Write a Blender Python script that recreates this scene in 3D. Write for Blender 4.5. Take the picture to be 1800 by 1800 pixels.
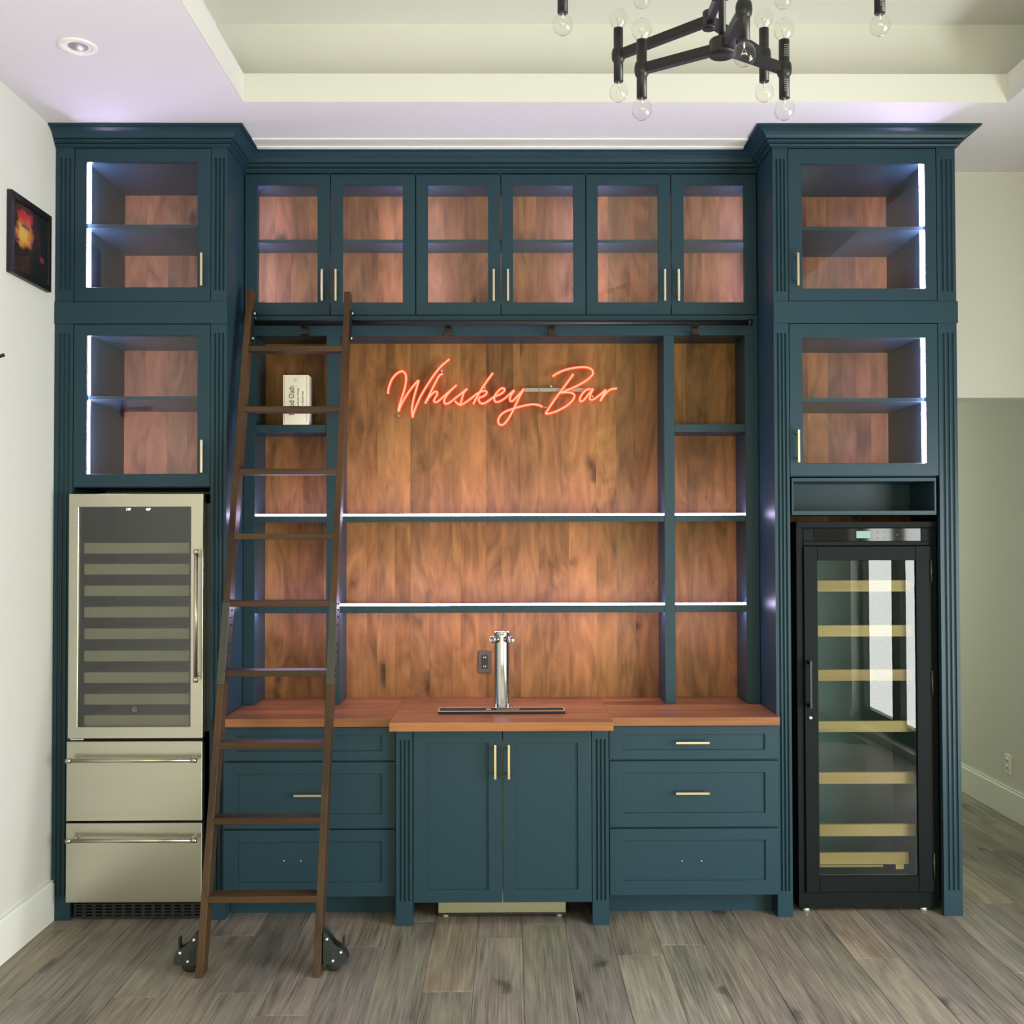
import bpy, bmesh, math, random
from mathutils import Vector, Matrix

for o in list(bpy.data.objects):
    bpy.data.objects.remove(o)
sc = bpy.context.scene
C = sc.collection
rnd = random.Random(7)

# ------------------------------------------------------------------ camera
F, D, CZ, PPX = 1850.0, 4.66, 1.689, 907.9        # focal length in px, distance to the tower fronts, eye height
YAW, PIT, ROL = 0.00727, 0.0208, -0.00235
fw = Vector((math.sin(YAW) * math.cos(PIT), math.cos(YAW) * math.cos(PIT), math.sin(PIT)))
_rt = Vector((math.cos(YAW), -math.sin(YAW), 0)); _up = _rt.cross(fw)
rt = _rt * math.cos(ROL) + _up * math.sin(ROL)
up = _up * math.cos(ROL) - _rt * math.sin(ROL)
cd = bpy.data.cameras.new('camera'); cam = bpy.data.objects.new('camera', cd); C.objects.link(cam)
cd.sensor_width = 36; cd.sensor_fit = 'HORIZONTAL'; cd.lens = 36 * F / 1800
cd.shift_x = -(PPX - 900) / 1800; cd.clip_start = 0.05
cam.matrix_world = Matrix(((rt.x, up.x, -fw.x, 0), (rt.y, up.y, -fw.y, -D), (rt.z, up.z, -fw.z, CZ), (0, 0, 0, 1)))
sc.camera = cam

# ------------------------------------------------------------------ light and exposure
sc.view_settings.view_transform = 'Standard'; sc.view_settings.look = 'None'
sc.view_settings.gamma = 1; sc.view_settings.use_curve_mapping = False
sc.view_settings.exposure = 0.6
sc.cycles.use_denoising = True
sc.cycles.max_bounces = 8; sc.cycles.diffuse_bounces = 5; sc.cycles.glossy_bounces = 4
sc.cycles.transparent_max_bounces = 16
sc.cycles.caustics_reflective = False; sc.cycles.caustics_refractive = False
sc.cycles.sample_clamp_indirect = 6
w = bpy.data.worlds.new('sky'); sc.world = w; w.use_nodes = True
w.node_tree.nodes['Background'].inputs[0].default_value = (0.72, 0.85, 0.95, 1)
w.node_tree.nodes['Background'].inputs[1].default_value = 0.6
DAY = (0.98, 1.0, 0.50)
WIN_L, SIDE_L = 4.2, 12.5                          # radiance of the garden seen through the windows
WINDOWS = [(-1.5, 0.4), (0.8, 2.6)]  # glazed doors in the rear wall
SIDE_WINDOWS = [(-4.36, -1.40)]                   # and the wide glazed door in the right-hand wall of the room
SIDE_DAY, SIDE_Z1 = (0.98, 1.0, 0.95), 2.15
WIN_Z0, WIN_Z1, REAR, ROOM_R = 0.06, 2.75, -8.2, 2.97
for i, (a, b) in enumerate(WINDOWS + SIDE_WINDOWS):
    ld = bpy.data.lights.new('daylight_and_fill', 'AREA'); lo = bpy.data.objects.new('daylight_and_fill', ld); C.objects.link(lo)
    ld.shape = 'RECTANGLE'; top = WIN_Z1 if i < len(WINDOWS) else SIDE_Z1
    ld.size = b - a; ld.size_y = top - WIN_Z0
    ld.energy = (WIN_L if i < len(WINDOWS) else SIDE_L) * math.pi * ld.size * ld.size_y; ld.color = DAY if i < len(WINDOWS) else SIDE_DAY
    if i < len(WINDOWS): lo.location = ((a + b) / 2, REAR - 0.22, (WIN_Z0 + WIN_Z1) / 2); lo.rotation_euler = (math.radians(90), 0, 0)
    else: lo.location = (ROOM_R + 0.145, (a + b) / 2, (WIN_Z0 + top) / 2); lo.rotation_euler = (math.radians(90), 0, math.radians(90))
ld = bpy.data.lights.new('daylight_and_fill', 'AREA'); lo = bpy.data.objects.new('daylight_and_fill', ld); C.objects.link(lo)   # unseen fill lamp added at the hall's far end to brighten it
ld.shape = 'RECTANGLE'; ld.size = 0.9; ld.size_y = 1.6; ld.energy = 3.0 * math.pi * ld.size * ld.size_y; ld.color = (0.86, 1.0, 0.72)
lo.location = (2.45, 4.19, 1.6); lo.rotation_euler = (math.radians(-90), 0, 0)
LED_L, LED_C = 92.0, (0.74, 0.60, 1.0)

# ------------------------------------------------------------------ helpers: photo measurements to metres
def ray(px, py): return fw + rt * ((px - PPX) / F) - up * ((py - 900) / F)
def at(px, py, Y):
    d = ray(px, py); t = (Y + D) / d.y
    return Vector((d.x * t, Y, CZ + d.z * t))
def X(px, py, Y): return at(px, py, Y).x
def Z(px, py, Y): return at(px, py, Y).z
def atx(px, py, x):
    d = ray(px, py); t = x / d.x
    return Vector((x, -D + d.y * t, CZ + d.z * t))
def ground(px, py, z=0.0):
    d = ray(px, py); t = (z - CZ) / d.z
    return Vector((d.x * t, -D + d.y * t, z))
def rect(x0, y0, x1, y1, Y):
    cx, cy = (x0 + x1) / 2, (y0 + y1) / 2
    return X(x0, cy, Y), X(x1, cy, Y), Z(cx, y1, Y), Z(cx, y0, Y)      # X0 X1 Z0 Z1

# ------------------------------------------------------------------ helpers: meshes
class MB:
    def __init__(s): s.bm = bmesh.new()
    def box(s, x0, x1, y0, y1, z0, z1, bevel=0.0):
        vs = [s.bm.verts.new(p) for p in ((x0,y0,z0),(x1,y0,z0),(x1,y1,z0),(x0,y1,z0),(x0,y0,z1),(x1,y0,z1),(x1,y1,z1),(x0,y1,z1))]
        fs = [s.bm.faces.new([vs[i] for i in f]) for f in ((3,2,1,0),(4,5,6,7),(0,1,5,4),(1,2,6,5),(2,3,7,6),(3,0,4,7))]
        if bevel:
            es = {e for f in fs for e in f.edges}
            bmesh.ops.bevel(s.bm, geom=list(es), offset=bevel, segments=1, affect='EDGES', profile=0.5)
        return s
    def frame(s, x0, x1, z0, z1, a, b, c, d, y0, y1, bevel=0.0):
        V = [[s.bm.verts.new((x, y, z)) for x, z in ((x0,z0),(x1,z0),(x1,z1),(x0,z1),(a,c),(b,c),(b,d),(a,d))] for y in (y0, y1)]
        fs = []
        for k in range(4):
            n = (k+1) % 4
            fs += [s.bm.faces.new((V[0][k], V[0][n], V[0][4+n], V[0][4+k])), s.bm.faces.new((V[1][4+k], V[1][4+n], V[1][n], V[1][k])),
                   s.bm.faces.new((V[0][n], V[0][k], V[1][k], V[1][n])), s.bm.faces.new((V[0][4+k], V[0][4+n], V[1][4+n], V[1][4+k]))]
        if bevel: bmesh.ops.bevel(s.bm, geom=list({e for f in fs for e in f.edges}), offset=bevel, segments=1, affect='EDGES', profile=0.5)
        return s
    def prism(s, pts, axis, a, b, bevel=0.0):
        """closed polygon pts (2D) extruded along axis from a to b; x: (y,z), y: (x,z), z: (x,y)"""
        def p3(p, t): return {'x': (t, p[0], p[1]), 'y': (p[0], t, p[1]), 'z': (p[0], p[1], t)}[axis]
        va = [s.bm.verts.new(p3(p, a)) for p in pts]; vb = [s.bm.verts.new(p3(p, b)) for p in pts]
        n = len(pts); fs = [s.bm.faces.new(va), s.bm.faces.new(vb[::-1])]
        for i in range(n): fs.append(s.bm.faces.new((va[i], vb[i], vb[(i+1) % n], va[(i+1) % n])))
        if bevel:
            es = {e for f in fs for e in f.edges}
            bmesh.ops.bevel(s.bm, geom=list(es), offset=bevel, segments=1, affect='EDGES', profile=0.5)
        return s
    def cyl(s, p, q, r, r2=None, seg=16, caps=True):
        p, q = Vector(p), Vector(q); d = (q - p).normalized()
        a = d.orthogonal().normalized(); b = d.cross(a); r2 = r if r2 is None else r2
        R = [[s.bm.verts.new(c + (a*math.cos(t) + b*math.sin(t))*rr) for t in [2*math.pi*k/seg for k in range(seg)]] for c, rr in ((p, r), (q, r2))]
        for k in range(seg):
            f = s.bm.faces.new((R[0][k], R[0][(k+1) % seg], R[1][(k+1) % seg], R[1][k])); f.smooth = True
        if caps: s.bm.faces.new(R[0][::-1]); s.bm.faces.new(R[1])
        return s
    def lathe(s, c, prof, seg=24, axis=(0,0,1), smooth=True):
        """prof: (radius, height along axis) from start to end"""
        c = Vector(c); d = Vector(axis).normalized(); a = d.orthogonal().normalized(); b = d.cross(a)
        rings = []
        for r, h in prof:
            if r < 1e-6: rings.append([s.bm.verts.new(c + d*h)])
            else: rings.append([s.bm.verts.new(c + d*h + (a*math.cos(t)+b*math.sin(t))*r) for t in [2*math.pi*k/seg for k in range(seg)]])
        for A, B in zip(rings, rings[1:]):
            for k in range(seg):
                q = []
                for v in (A[k % len(A)], A[(k+1) % len(A)], B[(k+1) % len(B)], B[k % len(B)]):
                    if v not in q: q.append(v)
                if len(q) > 2: f = s.bm.faces.new(q); f.smooth = smooth
        return s
    def tube(s, pts, r, seg=8):
        pts = [Vector(p) for p in pts]; rings = []; a = None
        for i, p in enumerate(pts):
            d = (pts[min(i+1, len(pts)-1)] - pts[max(i-1, 0)]).normalized()
            a = (d.orthogonal() if a is None else a - d * a.dot(d)).normalized(); b = d.cross(a)
            rings.append([s.bm.verts.new(p + (a*math.cos(t)+b*math.sin(t))*r) for t in [2*math.pi*k/seg for k in range(seg)]])
        for A, B in zip(rings, rings[1:]):
            for k in range(seg):
                f = s.bm.faces.new((A[k], A[(k+1) % seg], B[(k+1) % seg], B[k])); f.smooth = True
        s.bm.faces.new(rings[0][::-1]); s.bm.faces.new(rings[-1])
        return s
    def build(s, name, mat, parent=None, label=None, color=None, kind=None):
        bmesh.ops.recalc_face_normals(s.bm, faces=s.bm.faces)
        base = ROOT.get(parent.name, Vector()) if parent else Vector()
        for v in s.bm.verts: v.co -= base
        me = bpy.data.meshes.new(name); s.bm.to_mesh(me); s.bm.free(); me.materials.append(mat)
        o = bpy.data.objects.new(name, me); C.objects.link(o)
        if parent: o.parent = parent; ROOT[o.name] = base
        if label: o['label'] = label
        if color: o.color = (*color, 1)
        if kind: o['kind'] = kind
        return o
ROOT = {}
def thing(name, label, cat, loc, group=None):
    o = bpy.data.objects.new(name, None); C.objects.link(o); o.empty_display_size = 0.1
    o.location = loc; ROOT[o.name] = Vector(loc); o['label'] = label; o['category'] = cat
    if group: o['group'] = group
    return o
def struct(name, mb, mat, parent=None, color=None):
    o = mb.build(name, mat, parent, color=color)
    if not parent: o['kind'] = 'structure'
    return o
def box(*a, bevel=0.0): return MB().box(*a, bevel=bevel)
def textmesh(body, name, mat, parent, pos, size, rot, sx=1.0, align='CENTER', depth=0.0004):
    cu = bpy.data.curves.new('text', 'FONT'); cu.body = body; cu.size = size; cu.align_x = align; cu.align_y = 'CENTER'; cu.extrude = depth
    cu.resolution_u = 3
    t = bpy.data.objects.new('text', cu); C.objects.link(t)
    dg = bpy.context.evaluated_depsgraph_get(); me = bpy.data.meshes.new_from_object(t.evaluated_get(dg))
    bpy.data.objects.remove(t); bpy.data.curves.remove(cu)
    base = ROOT.get(parent.name, Vector())
    me.transform(Matrix.Translation(Vector(pos) - base) @ rot @ Matrix.Diagonal((sx, 1, 1, 1)))
    me.materials.clear(); me.materials.append(mat); me.name = name
    o = bpy.data.objects.new(name, me); C.objects.link(o); o.parent = parent; ROOT[o.name] = base
    return o
FACE = Matrix.Rotation(math.radians(90), 4, 'X')                       # text that faces the room
FACE_UP = Matrix.Rotation(math.radians(-90), 4, 'Y') @ FACE            # the same, turned to read upwards
def spline(pts, n=6):
    P = [Vector(p) for p in pts]; out = []
    for i in range(len(P) - 1):
        p0, p1, p2, p3 = P[max(i-1, 0)], P[i], P[i+1], P[min(i+2, len(P)-1)]
        for k in range(n):
            t = k / n
            out.append(0.5 * ((2*p1) + (p2-p0)*t + (2*p0-5*p1+4*p2-p3)*t*t + (3*p1-p0-3*p2+p3)*t**3))
    return out + [P[-1]]

# ------------------------------------------------------------------ materials
def s2l(c): return tuple(((v/255+0.055)/1.055)**2.4 if v > 10 else v/255/12.92 for v in c)
def mat(name, rgb, rough=0.5, metal=0.0, noise=0.0, nscale=8.0, spec=0.5, bump=0.0, bscale=200.0, stretch=(1,1,1), coat=0.0):
    m = bpy.data.materials.new(name); m.use_nodes = True; N = m.node_tree.nodes; L = m.node_tree.links; b = N['Principled BSDF']
    c = s2l(rgb); b.inputs['Base Color'].default_value = (*c, 1); b.inputs['Roughness'].default_value = rough
    b.inputs['Metallic'].default_value = metal; b.inputs['Specular IOR Level'].default_value = spec; b.inputs['Coat Weight'].default_value = coat
    tc = N.new('ShaderNodeTexCoord'); mp = N.new('ShaderNodeMapping'); mp.inputs['Scale'].default_value = stretch
    L.new(tc.outputs['Object'], mp.inputs[0])
    n = N.new('ShaderNodeTexNoise'); n.inputs['Scale'].default_value = nscale; n.inputs['Detail'].default_value = 3
    L.new(mp.outputs[0], n.inputs['Vector'])
    mx = N.new('ShaderNodeMixRGB'); mx.blend_type = 'MULTIPLY'; mx.inputs[0].default_value = 1
    mx.inputs[1].default_value = (*c, 1)
    r = N.new('ShaderNodeMapRange'); r.inputs['To Min'].default_value = 1 - noise; r.inputs['To Max'].default_value = 1 + noise
    L.new(n.outputs[0], r.inputs[0]); L.new(r.outputs[0], mx.inputs[2]); L.new(mx.outputs[0], b.inputs['Base Color'])
    if bump:
        n2 = N.new('ShaderNodeTexNoise'); n2.inputs['Scale'].default_value = bscale; L.new(mp.outputs[0], n2.inputs['Vector'])
        bp = N.new('ShaderNodeBump'); bp.inputs['Strength'].default_value = bump; bp.inputs['Distance'].default_value = 0.002
        L.new(n2.outputs[0], bp.inputs['Height']); L.new(bp.outputs[0], b.inputs['Normal'])
    return m
def emit(name, rgb, strength, lin=False):
    m = bpy.data.materials.new(name); m.use_nodes = True; N = m.node_tree.nodes; L = m.node_tree.links
    N.remove(N['Principled BSDF']); e = N.new('ShaderNodeEmission')
    e.inputs[0].default_value = (*(rgb if lin else s2l(rgb)), 1); e.inputs[1].default_value = strength
    L.new(e.outputs[0], N['Material Output'].inputs[0]); return m
def glass(name, tint, boost=1.0, ior=1.5, rough=0.0):
    m = bpy.data.materials.new(name); m.use_nodes = True; N = m.node_tree.nodes; L = m.node_tree.links
    N.remove(N['Principled BSDF']); t = N.new('ShaderNodeBsdfTransparent'); t.inputs[0].default_value = (*tint, 1)
    g = N.new('ShaderNodeBsdfGlossy'); g.inputs['Roughness'].default_value = rough
    f = N.new('ShaderNodeFresnel'); f.inputs[0].default_value = ior
    k = N.new('ShaderNodeMath'); k.operation = 'MULTIPLY'; k.inputs[1].default_value = boost; k.use_clamp = True
    mx = N.new('ShaderNodeMixShader'); L.new(f.outputs[0], k.inputs[0]); L.new(k.outputs[0], mx.inputs[0])
    ge = N.new('ShaderNodeNewGeometry'); iv = N.new('ShaderNodeMath'); iv.operation = 'SUBTRACT'; iv.inputs[0].default_value = 1.0
    L.new(ge.outputs['Backfacing'], iv.inputs[1])
    k3 = N.new('ShaderNodeMath'); k3.operation = 'MULTIPLY'; L.new(k.outputs[0], k3.inputs[0]); L.new(iv.outputs[0], k3.inputs[1]); L.new(k3.outputs[0], mx.inputs[0])
    L.new(t.outputs[0], mx.inputs[1]); L.new(g.outputs[0], mx.inputs[2]); L.new(mx.outputs[0], N['Material Output'].inputs[0])
    return m
def wood(name, axis, lo, hi, rough=0.5, knots=0.7, fine=70.0, broad=7.0, stretch=0.1, spec=0.4, bump=0.15, coat=0.0, wts=(0.36, 0.22, 0.42), dist=1.2):
    """wood grain running along axis; every board differs through its object colour and its random offset"""
    m = bpy.data.materials.new(name); m.use_nodes = True; N = m.node_tree.nodes; L = m.node_tree.links; b = N['Principled BSDF']
    b.inputs['Roughness'].default_value = rough; b.inputs['Specular IOR Level'].default_value = spec; b.inputs['Coat Weight'].default_value = coat
    tc = N.new('ShaderNodeTexCoord'); oi = N.new('ShaderNodeObjectInfo')
    sv = N.new('ShaderNodeVectorMath'); sv.operation = 'SCALE'; sv.inputs[0].default_value = (37.0, 91.0, 53.0)
    L.new(oi.outputs['Random'], sv.inputs['Scale'])
    ad = N.new('ShaderNodeVectorMath'); L.new(tc.outputs['Object'], ad.inputs[0]); L.new(sv.outputs[0], ad.inputs[1])
    def mapped(k):
        mp = N.new('ShaderNodeMapping'); s = [1.0, 1.0, 1.0]; s['xyz'.index(axis)] = k; mp.inputs['Scale'].default_value = s
        L.new(ad.outputs[0], mp.inputs[0]); return mp
    m1 = mapped(stretch); m2 = mapped(stretch * 0.25); m3 = mapped(0.45)
    n1 = N.new('ShaderNodeTexNoise'); n1.inputs['Scale'].default_value = broad; n1.inputs['Detail'].default_value = 4; n1.inputs['Distortion'].default_value = dist
    n2 = N.new('ShaderNodeTexNoise'); n2.inputs['Scale'].default_value = fine; n2.inputs['Detail'].default_value = 3
    L.new(m1.outputs[0], n1.inputs['Vector']); L.new(m2.outputs[0], n2.inputs['Vector'])
    n4 = N.new('ShaderNodeTexNoise'); n4.inputs['Scale'].default_value = 3.2; n4.inputs['Detail'].default_value = 3; L.new(m3.outputs[0], n4.inputs['Vector'])
    def ma(op, a, bb):
        q = N.new('ShaderNodeMath'); q.operation = op
        for i, v in enumerate((a, bb)):
            if isinstance(v, float): q.inputs[i].default_value = v
            else: L.new(v, q.inputs[i])
        return q.outputs[0]
    val = ma('ADD', ma('ADD', ma('MULTIPLY', n1.outputs[0], wts[0]), ma('MULTIPLY', n2.outputs[0], wts[1])), ma('MULTIPLY', n4.outputs[0], wts[2]))
    cr = N.new('ShaderNodeValToRGB'); cr.color_ramp.elements[0].position = 0.34; cr.color_ramp.elements[1].position = 0.66
    cr.color_ramp.elements[0].color = (*s2l(lo), 1); cr.color_ramp.elements[1].color = (*s2l(hi), 1)
    L.new(val, cr.inputs[0])
    # knots
    wv = N.new('ShaderNodeVectorMath'); nd = N.new('ShaderNodeTexNoise'); nd.inputs['Scale'].default_value = 9.0; L.new(ad.outputs[0], nd.inputs['Vector'])
    sc2 = N.new('ShaderNodeVectorMath'); sc2.operation = 'SCALE'; sc2.inputs['Scale'].default_value = 0.10; L.new(nd.outputs['Color'], sc2.inputs[0])
    L.new(m3.outputs[0], wv.inputs[0]); L.new(sc2.outputs[0], wv.inputs[1])
    vo = N.new('ShaderNodeTexVoronoi'); vo.inputs['Scale'].default_value = 4.2; L.new(wv.outputs[0], vo.inputs['Vector'])
    kr = N.new('ShaderNodeMapRange'); kr.inputs['From Min'].default_value = 0.03; kr.inputs['From Max'].default_value = 0.20
    kr.inputs['To Min'].default_value = 1 - knots; kr.inputs['To Max'].default_value = 1.0; kr.interpolation_type = 'SMOOTHSTEP'
    L.new(vo.outputs['Distance'], kr.inputs[0])
    k1 = N.new('ShaderNodeMixRGB'); k1.blend_type = 'MULTIPLY'; k1.inputs[0].default_value = 1; L.new(cr.outputs[0], k1.inputs[1]); L.new(kr.outputs[0], k1.inputs[2])
    k2 = N.new('ShaderNodeMixRGB'); k2.blend_type = 'MULTIPLY'; k2.inputs[0].default_value = 1; L.new(k1.outputs[0], k2.inputs[1]); L.new(oi.outputs['Color'], k2.inputs[2])
    L.new(k2.outputs[0], b.inputs['Base Color'])
    bp = N.new('ShaderNodeBump'); bp.inputs['Strength'].default_value = bump; bp.inputs['Distance'].default_value = 0.001
    L.new(n2.outputs[0], bp.inputs['Height']); L.new(bp.outputs[0], b.inputs['Normal'])
    return m
M = dict(
    navy=mat('navy_paint', (36, 60, 73), 0.36, noise=0.04, nscale=3, spec=0.22, bump=0.03, bscale=300),
    board=wood('knotty_board', 'z', (88, 58, 32), (163, 113, 68), 0.55, 0.8, spec=0.25, stretch=0.30, broad=7.5, wts=(0.46, 0.12, 0.42), dist=2.6),
    counter=wood('counter_board', 'x', (112, 68, 42), (180, 118, 76), 0.28, 0.55, spec=0.45, stretch=0.07),
    ladder=wood('ladder_wood', 'z', (40, 28, 20), (86, 61, 40), 0.45, 0.5, spec=0.25),
    rung=wood('rung_wood', 'x', (40, 28, 20), (86, 61, 40), 0.45, 0.5, spec=0.25),
    floor=wood('floor_board', 'y', (70, 68, 66), (166, 154, 140), 0.45, 0.6, fine=170, broad=12, stretch=0.09, wts=(0.32, 0.36, 0.32), dist=2.0, spec=0.4, bump=0.3),
    pine=wood('shelf_pine', 'x', (152, 116, 74), (192, 156, 106), 0.5, 0.3, spec=0.3),
    white=mat('white_paint', (216, 215, 210), 0.85, noise=0.015, nscale=2, spec=0.2, bump=0.02, bscale=150),
    ceil=mat('ceiling_paint', (226, 222, 229), 0.9, noise=0.01, nscale=2, spec=0.1),  # lavender tint puts the strip lights' lilac glow into the paint
    trim=mat('trim_paint', (234, 234, 230), 0.45, noise=0.01, spec=0.4),
    steel=mat('stainless_steel', (192, 189, 174), 0.30, metal=1.0, noise=0.05, nscale=40, stretch=(0.05, 1, 1)),
    chrome=mat('polished_steel', (196, 196, 192), 0.12, metal=1.0, noise=0.02),
    brass=mat('champagne_metal', (226, 208, 176), 0.28, metal=1.0, noise=0.03),
    black=mat('black_metal', (15, 15, 17), 0.42, noise=0.1, nscale=20, spec=0.5),
    cooler=mat('black_grained_wood', (15, 21, 23), 0.6, spec=0.12, noise=0.25, nscale=60, stretch=(0.15, 1, 1), bump=0.2, bscale=150),
    caster=mat('caster_paint', (40, 47, 49), 0.45, noise=0.08, nscale=30),
    dark=mat('dark_plastic', (22, 23, 24), 0.5, noise=0.1, nscale=30),
    gloss=mat('gloss_black_panel', (12, 14, 15), 0.05, noise=0.02, spec=0.3),
    liner=mat('cooler_liner', (70, 90, 94), 0.6, noise=0.05, nscale=12),
    gun=mat('gunmetal', (70, 71, 66), 0.45, metal=0.6, noise=0.06, nscale=30),
    slat=mat('shelf_front_steel', (222, 214, 194), 0.5, noise=0.04, nscale=30, stretch=(0.1, 1, 1)),
    pane=glass('door_glass', (0.97, 0.98, 0.98), 1.5),
    pane_cool=glass('insulated_glass', (0.84, 0.90, 0.88), 1.05),
    pane_dark=glass('smoked_glass', (0.66, 0.67, 0.63), 2.7),
    bulb=glass('bulb_glass', (0.97, 0.97, 0.95), 1.3, 1.45),
    acrylic=mat('frosted_acrylic', (150, 140, 128), 0.25, noise=0.03),
    led_low=emit('shelf_strip_light', LED_C, LED_L*0.40, lin=True),
    led=emit('led_strip_light', LED_C, LED_L, lin=True),
    neon=emit('neon_core', (1.0, 0.47, 0.27), 0.9, lin=True),
    neon2=emit('neon_sleeve', (1.0, 0.07, 0.025), 1.1, lin=True),
    digit=emit('display_digits', (235, 240, 255), 2.5),
    lcd=emit('lcd_backlight', (165, 205, 190), 0.75),
    ink=mat('printed_ink', (46, 40, 40), 0.7, noise=0.05),
    card=mat('card_white', (250, 240, 228), 0.6, noise=0.02, nscale=30),
    cardline=mat('card_border', (186, 158, 128), 0.6, noise=0.02),
    gold=mat('gold_print', (226, 190, 124), 0.5, noise=0.05),
    print=mat('white_print', (128, 134, 130), 0.6, noise=0.1, nscale=200),
    rubber=mat('black_rubber', (22, 21, 22), 0.75, noise=0.1, nscale=300, bump=0.6, bscale=400),
    outlet=mat('bronze_plastic', (72, 62, 54), 0.45, noise=0.04),
    bolt=mat('bolt_zinc', (228, 230, 230), 0.25, metal=0.6, noise=0.04),
    iron=mat('hanger_iron', (26, 24, 24), 0.5, noise=0.1),
)
def poster_material():
    m = bpy.data.materials.new('fire_poster_print'); m.use_nodes = True; N = m.node_tree.nodes; L = m.node_tree.links; b = N['Principled BSDF']
    b.inputs['Roughness'].default_value = 0.25
    tc = N.new('ShaderNodeTexCoord'); sp = N.new('ShaderNodeSeparateXYZ'); L.new(tc.outputs['Generated'], sp.inputs[0])
    no = N.new('ShaderNodeTexNoise'); no.inputs['Scale'].default_value = 7.0; no.inputs['Detail'].default_value = 4; L.new(tc.outputs['Generated'], no.inputs['Vector'])
    def ma(op, a, bb):
        q = N.new('ShaderNodeMath'); q.operation = op
        for i, v in enumerate((a, bb)):
            if isinstance(v, float): q.inputs[i].default_value = v
            else: L.new(v, q.inputs[i])
        return q.outputs[0]
    def blob(cy, cz, ry, rz):
        dy = ma('DIVIDE', ma('SUBTRACT', sp.outputs['Y'], cy), ry); dz = ma('DIVIDE', ma('SUBTRACT', sp.outputs['Z'], cz), rz)
        d = ma('SQRT', ma('ADD', ma('MULTIPLY', dy, dy), ma('MULTIPLY', dz, dz)), 0.0)
        return ma('SUBTRACT', ma('ADD', ma('MULTIPLY', no.outputs[0], 1.5), 0.35), d)
    col = None
    def over(base, fac, rgb, gain):
        mx = N.new('ShaderNodeMixRGB'); k = N.new('ShaderNodeMath'); k.operation = 'MULTIPLY'; k.use_clamp = True; k.inputs[1].default_value = gain
        L.new(fac, k.inputs[0]); L.new(k.outputs[0], mx.inputs[0])
        if isinstance(base, tuple): mx.inputs[1].default_value = (*s2l(base), 1)
        else: L.new(base, mx.inputs[1])
        mx.inputs[2].default_value = (*s2l(rgb), 1); return mx.outputs[0]
    col = over((26, 22, 26), blob(0.42, 0.66, 0.42, 0.40), (92, 44, 52), 1.0)
    col = over(col, blob(0.36, 0.82, 0.24, 0.10), (206, 44, 70), 2.2)
    col = over(col, blob(0.34, 0.58, 0.26, 0.22), (226, 128, 62), 2.0)
    col = over(col, blob(0.30, 0.55, 0.16, 0.15), (244, 196, 84), 2.0)
    col = over(col, blob(0.85, 0.34, 0.07, 0.06), (150, 62, 66), 1.2)
    L.new(col, b.inputs['Base Color']); return m
M['poster'] = poster_material()
def tintv(base, var, r=rnd):
    k = 1 + r.uniform(-var, var); return tuple(min(1.6, c * k * (1 + r.uniform(-0.04, 0.04))) for c in base)

# ------------------------------------------------------------------ main dimensions (metres)
XL, XLi, XRi, XR = -2.0085, -1.2477, 1.1798, 1.9988      # outer and inner sides of the two towers
YU, YB, YW = 0.29, 0.50, 0.54                            # wall-cabinet fronts, wood backs, wall behind
H = 3.49                                                 # soffit
HC = 0.89                                                # worktop
WX = -2.012                                              # left wall
HALL_R, HALL_B = 2.97, 4.2

# ------------------------------------------------------------------ the room
fl = struct('floor', box(WX-0.2, ROOM_R+0.2, REAR-0.4, HALL_B+0.2, -0.06, -0.0125), M['dark'])
PW, y_near = 0.188, -3.2
col_i = 0
x = -0.136 - PW * 10
while x < 3.0:
    x0, x1 = max(x, WX), min(x + PW, HALL_R)
    y = y_near - rnd.uniform(0, 1.2)
    while y < (HALL_B if x1 > 1.9 else 0.6):
        ln = rnd.choice((0.9, 1.3, 1.7, 2.1, 2.1)); y1 = min(y + ln, HALL_B)
        if y1 - y > 0.05 and x1 - x0 > 0.01:
            t = rnd.random()
            base = (1.0, 1.0, 1.0) if t < 0.55 else ((0.86, 0.87, 0.90) if t < 0.82 else (1.10, 1.04, 0.96))
            struct('floor_plank', box(x0+0.0006, x1-0.0006, y+0.0006, y1-0.0006, -0.0125, rnd.uniform(-0.0006, 0.0), bevel=0.0012), M['floor'], fl, tintv(base, 0.10))
        y = y1
    x += PW
# the rest of the floor behind the viewer
struct('floor_planking', box(WX, ROOM_R, REAR-0.3, y_near-1.2, -0.0125, -0.0006), M['floor'], fl)['kind'] = 'stuff'

struct('wall_left', box(WX-0.12, WX, REAR-0.2, YW+0.1, 0, H+0.6), M['white'])
bb = MB().box(WX, WX+0.018, REAR, -0.001, 0, 0.165, bevel=0.002).box(WX, WX+0.012, REAR, -0.001, 0.165, 0.178)
struct('baseboard_left', bb, M['trim'])
HD = Z(1750, 699, YW)                                    # underside of the opening to the hall
wb = MB().box(WX, XR-0.05, YW, YW+0.14, 0, H+0.6).box(XR-0.05, HALL_R, YW, YW+0.14, HD, H+0.6)
struct('wall_back', wb, M['white'])
struct('wall_hall_right', box(HALL_R, HALL_R+0.14, YW+0.0005, HALL_B, 0, H+0.6), M['white'])
struct('wall_hall_left', box(XR-0.15, XR-0.05, YW+0.14, HALL_B, 0, 2.75), M['white'])
struct('wall_hall_end', box(XR-0.15, HALL_R+0.1, HALL_B, HALL_B+0.1, 0, 2.75), M['white'])
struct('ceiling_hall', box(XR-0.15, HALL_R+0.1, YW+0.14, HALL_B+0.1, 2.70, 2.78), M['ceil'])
bb = MB()
for a, b in ((REAR, SIDE_WINDOWS[0][0]), (SIDE_WINDOWS[0][1], HALL_B)): bb.box(HALL_R-0.018, HALL_R, a, b, 0, 0.165, bevel=0.002).box(HALL_R-0.012, HALL_R, a, b, 0.165, 0.178)
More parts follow.
